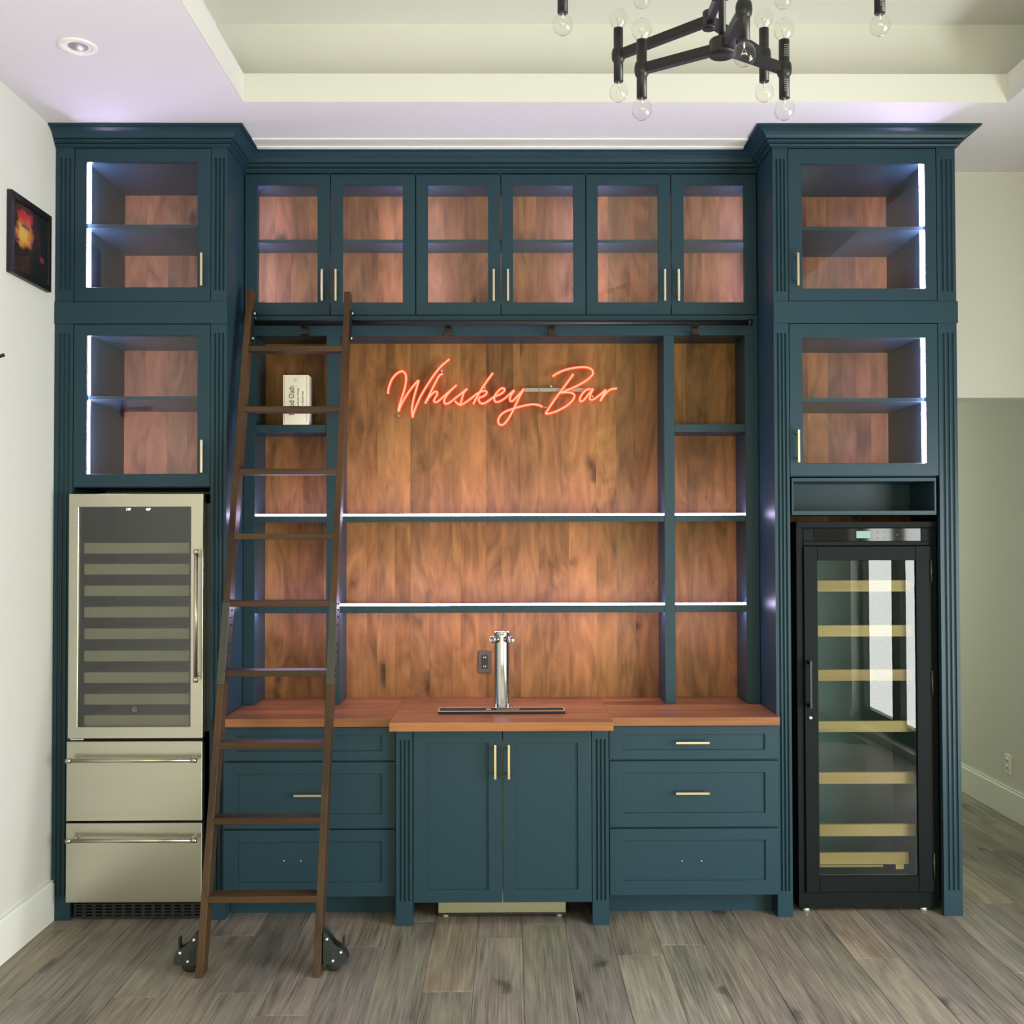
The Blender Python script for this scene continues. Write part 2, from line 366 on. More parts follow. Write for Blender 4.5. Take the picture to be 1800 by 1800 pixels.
struct('baseboard_right', bb, M['trim'])
# ceiling: soffit, lip of the tray and the recess above it
TX0, TX1, TY0, TY1 = X(426, 179, -0.30), X(1772, 183, -0.30), -4.0, -0.30
LIP = 3.61
cm = MB()
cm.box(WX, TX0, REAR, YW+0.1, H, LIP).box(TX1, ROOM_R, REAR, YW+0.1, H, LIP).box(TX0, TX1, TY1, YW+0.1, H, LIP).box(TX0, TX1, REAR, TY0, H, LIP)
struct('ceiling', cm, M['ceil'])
le = 0.006
struct('trim_2', MB().box(TX0, TX1, TY1-le, TY1, H+0.0005, LIP).box(TX0, TX1, TY0, TY0+le, H+0.0005, LIP).box(TX0, TX0+le, TY0+le, TY1-le, H+0.0005, LIP).box(TX1-le, TX1, TY0+le, TY1-le, H+0.0005, LIP), M['white'])
SB, TZ = 0.15, 3.895
tm = MB()
tm.box(TX0-SB-0.05, TX1+SB+0.05, TY1+SB, TY1+SB+0.05, LIP, TZ).box(TX0-SB-0.05, TX1+SB+0.05, TY0-SB-0.05, TY0-SB, LIP, TZ)
tm.box(TX0-SB-0.05, TX0-SB, TY0-SB, TY1+SB, LIP, TZ).box(TX1+SB, TX1+SB+0.05, TY0-SB, TY1+SB, LIP, TZ)
tm.box(TX0-SB-0.05, TX1+SB+0.05, TY0-SB-0.05, TY1+SB+0.05, TZ, TZ+0.05)
struct('ceiling_tray', tm, M['white'])
struct('trim_1', MB().box(XLi+0.085, XRi-0.085, 0.095, 0.206, H-0.006, H).box(XLi+0.085, XRi-0.085, 0.180, 0.206, H-0.010, H-0.006), M['trim'])
# rear and right walls of the room, with the glazed doors that light it
rw = MB(); xs = [WX] + [v for ab in WINDOWS for v in ab] + [ROOM_R]
for a, b in zip(xs[0::2], xs[1::2]): rw.box(a, b, REAR-0.14, REAR, 0, H+0.1)
for a, b in WINDOWS: rw.box(a, b, REAR-0.14, REAR, WIN_Z1, H+0.1); rw.box(a, b, REAR-0.14, REAR, 0, WIN_Z0)
struct('wall_rear', rw, M['white'])
rw = MB(); ys_ = [REAR] + [v for ab in SIDE_WINDOWS for v in ab] + [YW]
for a, b in zip(ys_[0::2], ys_[1::2]): rw.box(ROOM_R, ROOM_R+0.14, a, b, 0, H+0.1)
for a, b in SIDE_WINDOWS: rw.box(ROOM_R, ROOM_R+0.14, a, b, SIDE_Z1, H+0.1); rw.box(ROOM_R, ROOM_R+0.14, a, b, 0, WIN_Z0)
struct('wall_right', rw, M['white'])
for i, (a, b) in enumerate(SIDE_WINDOWS):
    wf = MB()
    wf.box(ROOM_R+0.08, ROOM_R+0.13, a, b, SIDE_Z1-0.09, SIDE_Z1).box(ROOM_R+0.08, ROOM_R+0.13, a, b, WIN_Z0, WIN_Z0+0.14)
    for cyw in (a, -3.52, -2.60, b): wf.box(ROOM_R+0.08, ROOM_R+0.13, max(a, cyw-0.085), min(b, cyw+0.085), WIN_Z0+0.14, SIDE_Z1-0.09)
    struct('window_%d' % (i+3), wf, M['black'])
for i, (a, b) in enumerate(WINDOWS):
    wf = MB(); n = 2
    wf.box(a, b, REAR-0.12, REAR-0.02, WIN_Z1-0.09, WIN_Z1).box(a, b, REAR-0.12, REAR-0.02, WIN_Z0, WIN_Z0+0.14)
    for k in range(n+1):
        cxw = a + (b-a)*k/n; wf.box(max(a, cxw-0.06), min(b, cxw+0.06), REAR-0.12, REAR-0.02, WIN_Z0+0.14, WIN_Z1-0.09)
    wf.box(a+0.06, b-0.06, REAR-0.10, REAR-0.04, 1.02, 1.06)
    struct('window_%d' % (i+1), wf, M['black'])

# ------------------------------------------------------------------ joinery builders
def handle_v(px, py0, py1, Y, parent):
    a = at(px, py0, Y-0.03); b = at(px, py1, Y-0.03); m = MB()
    m.box(a.x-0.005, a.x+0.005, Y-0.034, Y-0.024, b.z, a.z, bevel=0.001)
    for z in (a.z-0.02, b.z+0.02): m.cyl((a.x, Y-0.026, z), (a.x, Y+0.001, z), 0.004, seg=8)
    return m.build('handle', M['brass'], parent, label='slim champagne metal bar handle')
def handle_h(px0, px1, py, Y, parent):
    a = at(px0, py, Y-0.03); b = at(px1, py, Y-0.03); m = MB()
    m.box(a.x, b.x, Y-0.034, Y-0.024, a.z-0.005, a.z+0.005, bevel=0.001)
    for xx in (a.x+0.02, b.x-0.02): m.cyl((xx, Y-0.026, a.z), (xx, Y+0.001, a.z), 0.004, seg=8)
    return m.build('handle', M['brass'], parent, label='slim champagne metal bar handle')
def glazed_door(parent, R, G, Y, hnd):
    x0, x1, z0, z1 = R; a, b, c, d = G; g = 0.0022; t = Y+0.020
    x0 += g; x1 -= g; z0 += g; z1 -= g
    m = MB()
    m.frame(x0, x1, z0, z1, a, b, c, d, Y, t, bevel=0.0012)
    o = m.build('door', M['navy'], parent)
    box(a-0.006, b+0.006, Y+0.011, Y+0.015, c-0.006, d+0.006).build('pane', M['pane'], o, label='clear glass pane')
    if hnd: handle_v(hnd[0], hnd[1], hnd[2], Y, o)
    return o
def shaker(parent, name, R, inset, Y, th=0.02):
    x0, x1, z0, z1 = R; a, b, c, d = inset; g = 0.0016
    x0 += g; x1 -= g; z0 += g; z1 -= g; t = Y+th
    m = MB()
    m.frame(x0, x1, z0, z1, a, b, c, d, Y, t, bevel=0.0012)
    o = m.build(name, M['navy'], parent)
    box(a-0.004, b+0.004, Y+0.009, t-0.002, c-0.004, d+0.004).build('recessed_panel', M['navy'], o)
    return o
def pilaster(parent, x0, x1, z0, z1, f0, f1, Y, depth=0.02, name='fluted_pilaster'):
    """board with three round-ended vertical flutes between f0 and f1"""
    m = MB(); wdt = x1-x0; e = 0.0008; x0 += e; x1 -= e
    m.box(x0, x1, Y, Y+depth, z0, f0).box(x0, x1, Y, Y+depth, f1, z1)
    prof = [(x0, Y)]; gw, gd = wdt*0.066, 0.008
    cs = [x0 + wdt*k for k in (0.26, 0.5, 0.74)]
    for c in cs: prof += [(c-gw, Y), (c-gw*0.75, Y+gd*0.75), (c, Y+gd), (c+gw*0.75, Y+gd*0.75), (c+gw, Y)]
    prof += [(x1, Y), (x1, Y+depth), (x0, Y+depth)]
    m.prism(prof, 'z', f0, f1)
    for c in cs:                                                      # rounded flute ends
        for z, s in ((f0, 1), (f1, -1)):
            for sx in (-1, 1):
                m.prism([(c+sx*gw, z), (c+sx*gw, z+s*gw*1.1), (c+sx*gw*0.62, z+s*gw*0.45), (c, z)], 'y', Y+0.0002, Y+depth*0.5)
    return m.build(name, M['navy'], parent)
PLANK = [(1.0, 1.0, 1.0), (0.94, 0.95, 0.97), (1.05, 1.04, 1.02), (0.86, 0.88, 0.90), (1.06, 1.02, 0.96), (0.98, 0.96, 0.94)]
def planks(parent, x0, x1, z0, z1, Y=YB, wid=0.088, edges=None):
    xs = edges[:] if edges else []
    if not edges:
        x = x0; xs = [x0]
        while x < x1 - wid*0.6:
            x += wid * rnd.uniform(0.78, 1.25); xs.append(min(x, x1))
        if xs[-1] < x1: xs.append(x1)
    box(x0+0.001, x1-0.001, Y+0.0165, Y+0.022, z0+0.001, z1-0.001).build('backing_panel', M['dark'], parent)
    for a, b in zip(xs, xs[1:]):
        if b - a < 0.004: continue
        d = rnd.uniform(0.0, 0.0012)
        box(a+0.0002, b-0.0002, Y+d, Y+0.016, z0, z1).build('back_board', M['board'], parent, color=tintv(rnd.choice(PLANK), 0.06))
def led(parent, x0, x1, y0, y1, z0, z1, m='led'):
    return box(x0, x1, y0, y1, z0, z1).build('led_strip', M[m], parent, label='lit white strip light')
def sweep(path, normals, prof):
    """crown profile (projection, z) swept along plan path with mitred corners"""
    m = MB(); rings = []
    for i, p in enumerate(path):
        n0 = Vector(normals[max(i-1, 0)]); n1 = Vector(normals[min(i, len(normals)-1)])
        o = (n0 + n1); o = o / (1 + n0.dot(n1)) if i not in (0, len(path)-1) else n1 if i == 0 else n0
        rings.append([m.bm.verts.new((p[0]+o.x*q, p[1]+o.y*q, z)) for q, z in prof])
    n = len(prof)
    for A, B in zip(rings, rings[1:]):
        for k in range(n): m.bm.faces.new((A[k], A[(k+1) % n], B[(k+1) % n], B[k]))
    m.bm.faces.new(rings[0]); m.bm.faces.new(rings[-1][::-1])
    return m
def crown_profile(z0, z1, p):
    h = z1-z0
    q = [(0, 0), (.08, 0), (.08, .05), (.17, .08), (.20, .13), (.17, .18), (.11, .20), (.24, .21), (.24, .25), (.33, .28), (.35, .33), (.31, .38), (.26, .40), (.40, .41), (.40, .45),
         (.47, .58), (.60, .72), (.80, .83), (.80, .86), (.93, .865), (.93, .89), (1.0, .90), (1.0, .995), (0, .995)]
    return [(p*a, z0+h*b) for a, b in q]

# ------------------------------------------------------------------ the two towers
CB = 3.410                                               # underside of the tower crowns
BT, BB_ = 2.7221, 2.6243                                 # the band between upper and lower doors
def tower(side):
    L = side == 'left'
    x0, x1 = (XL, XLi) if L else (XRi, XR)
    t = thing('display_cabinet', 'tall navy display cabinet with two glass doors over the stainless wine refrigerator' if L else
              'tall navy display cabinet with two glass doors and an open niche, over the black cooler', 'cabinet', ((x0+x1)/2, 0.27, 0), 'tall glass-door display cabinets')
    if L:
        pl, pr = (x0, X(128.5, 700, 0)), (X(370, 700, 0), x1)
        up_r, up_g, up_h = (pl[1], pr[0], BT, CB), rect(152, 285, 347, 505, 0), (354, 444, 502)
        lo_r, lo_g, lo_h = (pl[1], pr[0], Z(250, 856.5, 0), BB_), rect(152, 590, 347, 833, 0), (354, 773, 831)
        sh = (Z(250, 395, 0.04), Z(250, 402, 0.04)), (Z(250, 697, 0.04), Z(250, 703, 0.04))
        in0, in1 = X(220, 400, YB), x1-0.115
        flu, fll = (Z(110, 511, 0), Z(110, 277, 0)), (Z(383, 1575, 0), Z(383, 585, 0))
    else:
        pl, pr = (x0, X(1387.5, 700, 0)), (X(1651, 800, 0), x1)
        up_r, up_g, up_h = (pl[1], pr[0], BT, CB), rect(1410, 288, 1626, 507, 0), (1403, 444, 502)
        lo_r, lo_g, lo_h = (pl[1], pr[0], Z(1520, 837, 0), BB_), rect(1411, 594, 1628, 814, 0), (1404, 755, 813)
        sh = (Z(1520, 399, 0.04), Z(1520, 405, 0.04)), (Z(1520, 700, 0.04), Z(1520, 706, 0.04))
        in0, in1 = x0+0.105, X(1558.5, 450, YB)
        flu, fll = (Z(1372, 513, 0), Z(1372, 279, 0)), (Z(1380, 1567, 0), Z(1380, 585, 0))
    zb = lo_r[2]                                         # underside of the lower doors
    mid0, mid1 = lo_g[3]+0.02, up_g[2]-0.01
    # carcass
    for a, b in ((x0+0.0005, in0), (in1, x1-0.0005)):
        m = MB().box(a, b, 0.0205, YW-0.003, zb, H-0.001)
        s0, s1 = (a, a+0.02) if a < (x0+x1)/2 - 0.1 else (b-0.02, b)
        m.box(s0, s1, 0.0205, YW-0.003, 0.0, zb); m.build('side_panel', M['navy'], t)
    box(in0, in1, 0.022, YB, up_g[3]+0.012, H-0.001).build('top_panel', M['navy'], t)
    box(in0, in1, 0.022, YB, mid0, mid1).build('divider_panel', M['navy'], t)
    box(in0, in1, 0.022, YB, zb, lo_g[2]-0.01).build('bottom_panel', M['navy'], t)
    for s in sh: box(in0, in1, 0.035, YB, s[1], s[0], bevel=0.001).build('shelf', M['navy'], t)
    pz0 = 1.60 if not L else zb
    planks(t, in0, in1, pz0, H-0.02)
    if not L: planks(t, x0+0.02, in0, 1.60, zb); planks(t, in1, x1-0.02, 1.60, zb)
    # face
    for p in (pl, pr):
        pilaster(t, p[0], p[1], BT, CB, flu[0], flu[1], 0)
        pilaster(t, p[0], p[1], 0.0, BB_, fll[0], fll[1], 0, depth=0.03)
    box(x0-0.0, x1+(0.004 if not L else 0.0), -0.006, 0.02, BB_, BT, bevel=0.001).build('band_rail', M['navy'], t)
    glazed_door(t, up_r, up_g, 0.0, up_h); glazed_door(t, lo_r, lo_g, 0.0, lo_h)
    # strip lights beside the hinge side
    xl = in0+0.001 if L else in1-0.019
    for a, b in ((mid1+0.004, sh[0][1]-0.004), (sh[0][0]+0.004, up_g[3]+0.008), (lo_g[2]-0.006, sh[1][1]-0.004), (sh[1][0]+0.004, mid0-0.004)):
        led(t, xl, xl+0.018, 0.026, 0.034, a, b)
    # crown
    pr_ = crown_profile(CB, H, 0.085)
    if L: sweep([(XL+0.001, 0), (XLi, 0), (XLi, YU+0.02)], [(0, -1), (1, 0)], pr_).build('crown_molding', M['navy'], t)
    else: sweep([(XRi, YU+0.02), (XRi, 0), (XR, 0), (XR, YW-0.003)], [(-1, 0), (0, -1), (1, 0)], pr_).build('crown_molding', M['navy'], t)
    if not L:                                            # open niche under the lower door
        n0, n1, nz0, nz1 = rect(1392, 840, 1646, 905, 0.0)
        i0, i1, iz0, iz1 = rect(1395, 846, 1643, 898, 0.0)
        m = MB().box(n0, i0, 0.002, 0.30, nz0, nz1).box(i1, n1, 0.002, 0.30, nz0, nz1).box(i0, i1, 0.002, 0.30, nz0, iz0).box(i0, i1, 0.002, 0.30, iz1, nz1).box(i0, i1, 0.29, 0.30, iz0, iz1)
        m.build('niche_box', M['navy'], t, label='open navy cubby')
    return t
tower('left'); tower('right')

# ------------------------------------------------------------------ wall cabinets in the middle
UB, UT = Z(880, 554, YU), Z(880, 303.5, YU)
dx = [XLi+0.002, X(580.5, 430, YU), X(730.5, 430, YU), X(880.5, 430, YU), X(1030, 430, YU), X(1179.5, 430, YU), XRi-0.002]
gl = [(452, 558), (602, 708), (752, 858), (902, 1008), (1051, 1157), (1202, 1308)]
hx = [566, 590, 868, 893, 1169, 1193]
usz1, usz0 = Z(880, 421, YU+0.03), Z(880, 427, YU+0.03)
wl = ['navy wall cabinet with two glass doors, above the ladder top', 'navy wall cabinet with two glass doors, middle of the row above the neon sign',
      'navy wall cabinet with two glass doors, beside the right-hand tall cabinet']
for i in range(3):
    a, b, mm = dx[2*i], dx[2*i+2], dx[2*i+1]
    t = thing('wall_cabinet', wl[i], 'cabinet', ((a+b)/2, 0.4, UB), 'glass-door wall cabinets above the open shelves')
    gz0, gz1 = Z(880, 531.5, YU), Z(880, 325, YU)
    s = 0.019
    for p, q in ((a+0.0006, a+s), (b-s, b-0.0006)): box(p, q, YU+0.0205, YW-0.003, UB, H-0.1).build('side_panel', M['navy'], t)
    box(a+s, b-s, YU+0.0205, YW-0.003, gz1+0.012, H-0.1).build('top_panel', M['navy'], t)
    box(a+s, b-s, YU+0.0205, YB, UB, gz0-0.008).build('bottom_panel', M['navy'], t)
    box(a+s, b-s, YU+0.03, YB, usz0, usz1, bevel=0.001).build('shelf', M['navy'], t)
    planks(t, a+s, b-s, gz0-0.012, gz1+0.016)
    for k in (0, 1):
        r = (dx[2*i+k], dx[2*i+k+1], UB, UT); g0, g1 = gl[2*i+k]
        glazed_door(t, r, (X(g0, 430, YU), X(g1, 430, YU), gz0, gz1), YU, (hx[2*i+k], 473, 529))
    for xx in (a+s+0.001, b-s-0.007):
        led(t, xx, xx+0.006, YU+0.026, YU+0.034, gz0-0.004, usz0-0.003); led(t, xx, xx+0.006, YU+0.026, YU+0.034, usz1+0.003, gz1+0.008)
t = thing('crown_molding', 'navy crown molding over the wall cabinets, meeting the white ceiling', 'molding', (0, 0.25, 3.40))
sweep([(XLi+0.001, YU), (XRi-0.001, YU)], [(0, -1)], crown_profile(UT+0.0005, H-0.0005, 0.085)).build('molding_profile', M['navy'], t)
box(XLi+0.001, XRi-0.001, YU, YU+0.02, H-0.099, H-0.001).build('backing_board', M['navy'], t)

# ------------------------------------------------------------------ open shelving
t = thing('shelving_unit', 'navy open shelving unit with knotty wood back, between countertop and glass wall cabinets', 'shelves', (0, 0.4, HC))
RZ0, RZ1 = Z(880, 590, YU), UB-0.001
xs0, xs1 = X(448, 900, YU), X(1311, 900, YU)
p0, p1 = (X(573.5, 900, YU), X(597, 900, YU)), (X(1168, 900, YU), X(1186.5, 900, YU))
box(XLi+0.001, xs0, YU, YW-0.003, HC, RZ0, bevel=0.001).build('side_panel', M['navy'], t)
box(xs1, XRi-0.001, YU, YW-0.003, HC, RZ0, bevel=0.001).build('side_panel', M['navy'], t)
for p in (p0, p1): box(p[0], p[1], YU, YB, HC, RZ0, bevel=0.001).build('upright', M['navy'], t)
box(XLi+0.001, XRi-0.001, YU, YW-0.003, RZ0, RZ1, bevel=0.001).build('top_rail', M['navy'], t)
bays = ((xs0, p0[0]), (p0[1], p1[0]), (p1[1], xs1))
s1t, s1b = 1.7808, Z(880, 917.5, YU); s2t, s2b = 1.3591, Z(880, 1077, YU)
st, sb_ = Z(1250, 745.5, YU), Z(1250, 759, YU)
for k, (a, b) in enumerate(bays):
    for zt, zb in ((s1t-0.006, s1b), (s2t-0.006, s2b)):
        box(a, b, YU+0.014, YB, zb+0.009, zt).box(a, b, YU+0.002, YU+0.014, zb, zt, bevel=0.001).build('shelf', M['navy'], t)
        led(t, a+0.002, b-0.002, YU+0.004, YU+0.016, zt, zt+0.009, 'led_low')
    led(t, a+0.002, b-0.002, YU+0.016, YU+0.032, s2b+0.002, s2b+0.0085, 'led_low')
    if k != 1: box(a, b, YU+0.004, YB, sb_, st, bevel=0.001).build('shelf', M['navy'], t)
ev = [605, 645, 663, 678, 694, 721.5, 755, 795, 810, 855, 881.5, 903, 915, 946.5, 1000, 1048, 1083.5, 1117, 1160]
planks(t, bays[1][0], bays[1][1], HC, RZ0, edges=[bays[1][0]] + [X(e, 900, YB) for e in ev[1:-1]] + [bays[1][1]])
planks(t, bays[0][0], bays[0][1], HC, RZ0); planks(t, bays[2][0], bays[2][1], HC, RZ0)

# ------------------------------------------------------------------ countertop
t = thing('countertop', 'reddish-brown knotty wood countertop with a stepped-out middle section', 'countertop', (0, 0.2, HC-0.037))
cx0, cx1 = X(684, 1277, -0.18), X(1078.5, 1277, -0.18)
CT = HC-0.0005
def slab(a, b, yf, n, name):
    ys = [yf + (YB - yf) * k / n for k in range(n+1)]
    for u, v in zip(ys, ys[1:]):
        box(a, b, u+0.0003, v-0.0003, HC-0.0375, CT, bevel=0.0010).build('counter_board', M['counter'], t, color=tintv((1.0, 0.98, 0.96), 0.12))
slab(XLi+0.002, cx0-0.0004, -0.07, 5, 'left'); slab(cx1+0.0004, XRi-0.002, -0.07, 5, 'right'); slab(cx0, cx1, -0.18, 6, 'mid')

# ------------------------------------------------------------------ base cabinets
YS, YC = -0.05, -0.085
zu = HC-0.038
def drawer_cabinet(side):
    L = side == 'left'
    a, b = (XLi+0.0015, X(695, 1450, YC)-0.001) if L else (X(1071.5, 1450, YC)+0.001, XRi-0.0015)
    t = thing('drawer_cabinet', 'navy three-drawer base cabinet behind the ladder' if L else 'navy three-drawer base cabinet beside the black wine cooler', 'cabinet', ((a+b)/2, 0.2, 0), 'three-drawer base cabinets')
    zb = Z(1220, 1575, YS)
    box(a, b, YS+0.021, YB, zb+0.002, zu).build('carcass', M['navy'], t)
    box(a, b, 0.085, 0.10, 0.0, zb+0.002).build('toe_kick', M['navy'], t)
    ys = [(1279, 1335), (1337, 1454), (1456, 1574)] ; pan = [(1291, 1318), (1358, 1429), (1477, 1548)]
    for k in range(3):
        z1 = zu-0.003 if k == 0 else Z(1220, ys[k][0], YS); z0 = Z(1220, ys[k][1], YS)
        i0, i1 = a+0.062, b-0.062
        d = shaker(t, 'drawer', (a+0.001, b-0.001, z0, z1), (i0, i1, Z(1220, pan[k][1], YS), Z(1220, pan[k][0], YS)), YS)
        if k < 2:
            if L: handle_h(516, 575, (1307, 1399)[k], YS, d)
            else: handle_h(1188, 1247.5, (1306, 1395)[k], YS, d)
        else:
            m = MB()
            for px in ((499, 529) if L else (1199, 1233)):
                q = at(px, 1513, YS+0.009); m.cyl((q.x, YS+0.006, q.z), (q.x, YS+0.010, q.z), 0.003, seg=8)
            m.build('screw_head', M['bolt'], d, label='bare screw holes left without a handle')
    return t
drawer_cabinet('left'); drawer_cabinet('right')
t = thing('base_cabinet', 'navy two-door base cabinet with fluted legs under the beer tower', 'cabinet', (-0.03, 0.2, 0))
la, lb, ra, rb = X(695.5, 1450, YC), X(725.5, 1450, YC), X(1041, 1450, YC), X(1070.5, 1450, YC)
fz = (Z(710, 1585, YC), Z(710, 1300, YC))
for a, b in ((la, lb), (ra, rb)):
    pilaster(t, a, b, 0, zu, fz[0], fz[1], YC, depth=0.05, name='fluted_leg')
    box(a+0.005, b-0.005, YC+0.051, YB, 0, zu).build('side_panel', M['navy'], t)
zd = Z(885, 1587, YC); mx_ = X(883.5, 1450, YC)
for k, (a, b, p, hxx) in enumerate(((lb+0.001, mx_, (749.5, 858.5), 870.5), (mx_, ra-0.001, (907, 1016), 894.5))):
    d = shaker(t, 'door', (a, b, zd, zu-0.004), (X(p[0], 1440, YC), X(p[1], 1440, YC), Z(885, 1564, YC), Z(885, 1306, YC)), YC)
    handle_v(hxx, 1309, 1370, YC, d)
t = thing('kegerator', 'steel front of the keg cooler showing below the two-door base cabinet', 'refrigerator', (-0.04, 0.2, 0))
kx0, kx1, kz0, kz1 = rect(770, 1588, 995, 1608, 0.0)
box(kx0+0.004, kx1-0.004, 0.012, 0.47, kz0+0.006, 0.80).build('body', M['dark'], t)
MB().box(kx0, kx1, 0.0, 0.012, kz0+0.008, 0.78, bevel=0.002).build('front_panel', M['steel'], t)
box(kx0, kx1, 0.002, 0.014, kz0, kz0+0.007).build('bottom_trim', M['dark'], t)
for xx in (kx0+0.03, kx1-0.03):
    for yy in (0.03, 0.42): MB().cyl((xx, yy, 0.0), (xx, yy, kz0+0.007), 0.014, seg=12).build('foot', M['bolt'], t)

# ------------------------------------------------------------------ stainless wine refrigerator
YF = -0.05
fx0, fx1, _, fz1 = rect(120, 868, 356.5, 1300, YF)
t = thing('wine_refrigerator', 'stainless steel wine refrigerator with dark glass door and two drawers, in the left tall cabinet', 'refrigerator', ((fx0+fx1)/2, 0.2, 0))
gz0, gz1 = Z(240, 1278, YF), Z(240, 891, YF); gx0, gx1 = X(137, 1080, YF), X(335, 1080, YF)
dz0 = Z(240, 1298, YF)
bx0, bx1 = fx0+0.008, fx1+0.018
bt = Z(240, 869, 0.0)
m = MB().box(bx0, bx0+0.03, 0.004, 0.47, 0.10, bt).box(bx1-0.03, bx1, 0.004, 0.47, 0.10, bt).box(bx0, bx1, 0.44, 0.47, 0.10, bt).box(bx0, bx1, 0.004, 0.47, bt-0.04, bt).box(bx0, bx1, 0.004, 0.47, 0.10, dz0+0.02)
m.build('body', M['dark'], t)
box(bx0+0.03, bx1-0.03, 0.40, 0.44, dz0, bt-0.04).build('liner', M['liner'], t)
m = MB()
m.frame(fx0, fx1, dz0, fz1, gx0, gx1, gz0, gz1, YF, YF+0.045, bevel=0.0015)
dr = m.build('door', M['steel'], t)
box(gx0-0.004, gx1+0.004, YF+0.010, YF+0.016, gz0-0.004, gz1+0.004).build('pane', M['pane_dark'], dr, label='dark tinted glass')
def bar_handle(p, q, Y, parent, r=0.0085):
    p = Vector(p); q = Vector(q); d = (q-p).normalized(); m = MB().cyl(p, q, r, seg=16)
    for c in (p, q):
        s = 1 if c == p else -1
        m.cyl(c - d*s*0.006, c + d*s*0.016, r*1.22, seg=16)
        e = c + d*s*0.022; m.cyl(e, (e.x, Y+0.002, e.z), r*0.85, seg=12)
    return m.build('handle', M['steel'], parent, label='round steel bar handle')
a, b = at(344.5, 968, YF-0.05), at(344.5, 1197, YF-0.05); bar_handle((a.x, YF-0.05, a.z), (a.x, YF-0.05, b.z), YF, dr)
for yy in (963.5, 1000.5, 1038.5, 1076, 1114, 1153, 1191, 1229, 1266.5):
    zz = Z(240, yy, YF+0.03); hh = 0.0235
    bxm = MB().box(X(148, yy, YF+0.03), X(333, yy, YF+0.03), YF+0.028, YF+0.044, zz-hh, zz+hh, bevel=0.002).box(bx0+0.035, bx1-0.035, YF+0.06, 0.40, zz-0.006, zz+0.002)
    bxm.build('rack', M['slat'], t, label='pale rack front behind the glass')
for s, px in (('51F', 225.8), ('46F', 260.5)):
    textmesh(s, 'digits', M['digit'], dr, at(px, 895.5, YF+0.0085), 0.0145, FACE, 1.0)
q = at(236.5, 1247, YF+0.009); ring = [(q.x+0.010*math.cos(k*math.pi/12), YF+0.009, q.z+0.010*math.sin(k*math.pi/12)) for k in range(25)]
MB().tube(ring, 0.0016, 6).lathe((q.x, YF+0.009, q.z), [(0.0, 0.001), (0.004, 0.001)], 10, (0, -1, 0)).build('lock_emblem', M['print'], dr)
for k, (y0, y1, hy) in enumerate(((1303.5, 1443, 1337), (1447, 1586.5, 1478))):
    z0, z1 = Z(240, y1, YF), Z(240, y0, YF)
    d = box(fx0-0.004, fx1-0.001, YF, YF+0.045, z0, z1, bevel=0.0018).build('drawer', M['steel'], t)
    a, b = at(118, hy+0.5, YF-0.05), at(343, hy, YF-0.05); bar_handle((a.x, YF-0.05, a.z), (b.x, YF-0.05, a.z), YF, d)
m = MB().box(fx0+0.004, fx0+0.06, YF+0.02, YF+0.04, dz0-0.010, dz0-0.004).box(fx0+0.02, fx0+0.055, YF+0.004, YF+0.03, dz0-0.0055, dz0-0.002)
m.build('hinge', M['bolt'], t)
# toe grille: a frame with bars and slots
g0, g1 = bx0+0.004, bx1-0.03; gz_a, gz_b = 0.012, Z(240, 1588, 0.0)
m = MB().box(g0, g1, 0.03, 0.05, gz_a, gz_b); m.build('grille_back', M['dark'], t)
gr = MB(); rows = 4
for k in range(rows+1):
    z = gz_a+0.004 + (gz_b-gz_a-0.008)*k/rows; gr.box(g0, g1, 0.0, 0.012, z-0.003, z+0.003)
for k in range(14):
    xx = g0 + (g1-g0)*k/13; gr.box(max(g0, xx-0.007), min(g1, xx+0.007), 0.001, 0.012, gz_a, gz_b)
gr.build('toe_grille', M['dark'], t)
for k in range(12):
    xx = g0+0.05 + (g1-g0-0.09)*k/11
    if k == 0 or k == 11: continue
ln = MB()
for k in range(10):
    xx = g0 + (g1-g0)*(k+2)/13; ln.box(xx+0.009, xx+0.033, -0.001, 0.002, gz_a+0.0135, gz_a+0.0155)
ln.build('grille_highlight_trim', M['gun'], t)
for xx in (bx0+0.04, bx1-0.06):
    for yy in (0.07, 0.40): MB().cyl((xx, yy, 0.0), (xx, yy, 0.11), 0.016, seg=12).build('foot', M['dark'], t)

# ------------------------------------------------------------------ black wine cooler
YK = 0.06
k0, k1 = X(1402, 1250, YK), X(1648.5, 1250, YK); kz = Z(1520, 917, YK); kb = 0.016
t = thing('wine_cooler', 'black wine cooler with glass door and pale wooden shelves, in the right tall cabinet', 'refrigerator', ((k0+k1)/2, 0.28, 0))
dx0, dx1 = X(1414, 1264, YK), X(1637, 1264, YK); dz1, dz0 = Z(1520, 960, YK), Z(1520, 1567, YK)
ty = Z(1520, 927, YK)
KB = 0.49
m = MB().box(k0, dx0-0.002, YK, KB, kb, ty).box(dx1+0.002, k1, YK, KB, kb, ty).box(dx0-0.002, dx1+0.002, KB-0.02, KB, kb, ty)
m.box(dx0-0.002, dx1+0.002, YK+0.002, KB, kb, dz0-0.003).box(dx0-0.002, dx1+0.002, YK+0.01, KB-0.02, dz1+0.002, ty)
m.build('body', M['cooler'], t)
box(k0-0.003, k1+0.001, YK-0.012, KB, ty, kz, bevel=0.001).build('top_board', M['cooler'], t)
q0, q1, qz0, qz1 = rect(1431, 929, 1618, 951, YK)
MB().box(dx0+0.0, q0-0.002, YK-0.004, YK+0.01, qz0, qz1, bevel=0.001).box(q1+0.002, dx1, YK-0.004, YK+0.01, qz0, qz1, bevel=0.001).box(dx0, dx1, YK-0.006, YK+0.01, dz1+0.004, qz0-0.002, bevel=0.001).build('fascia', M['cooler'], t)
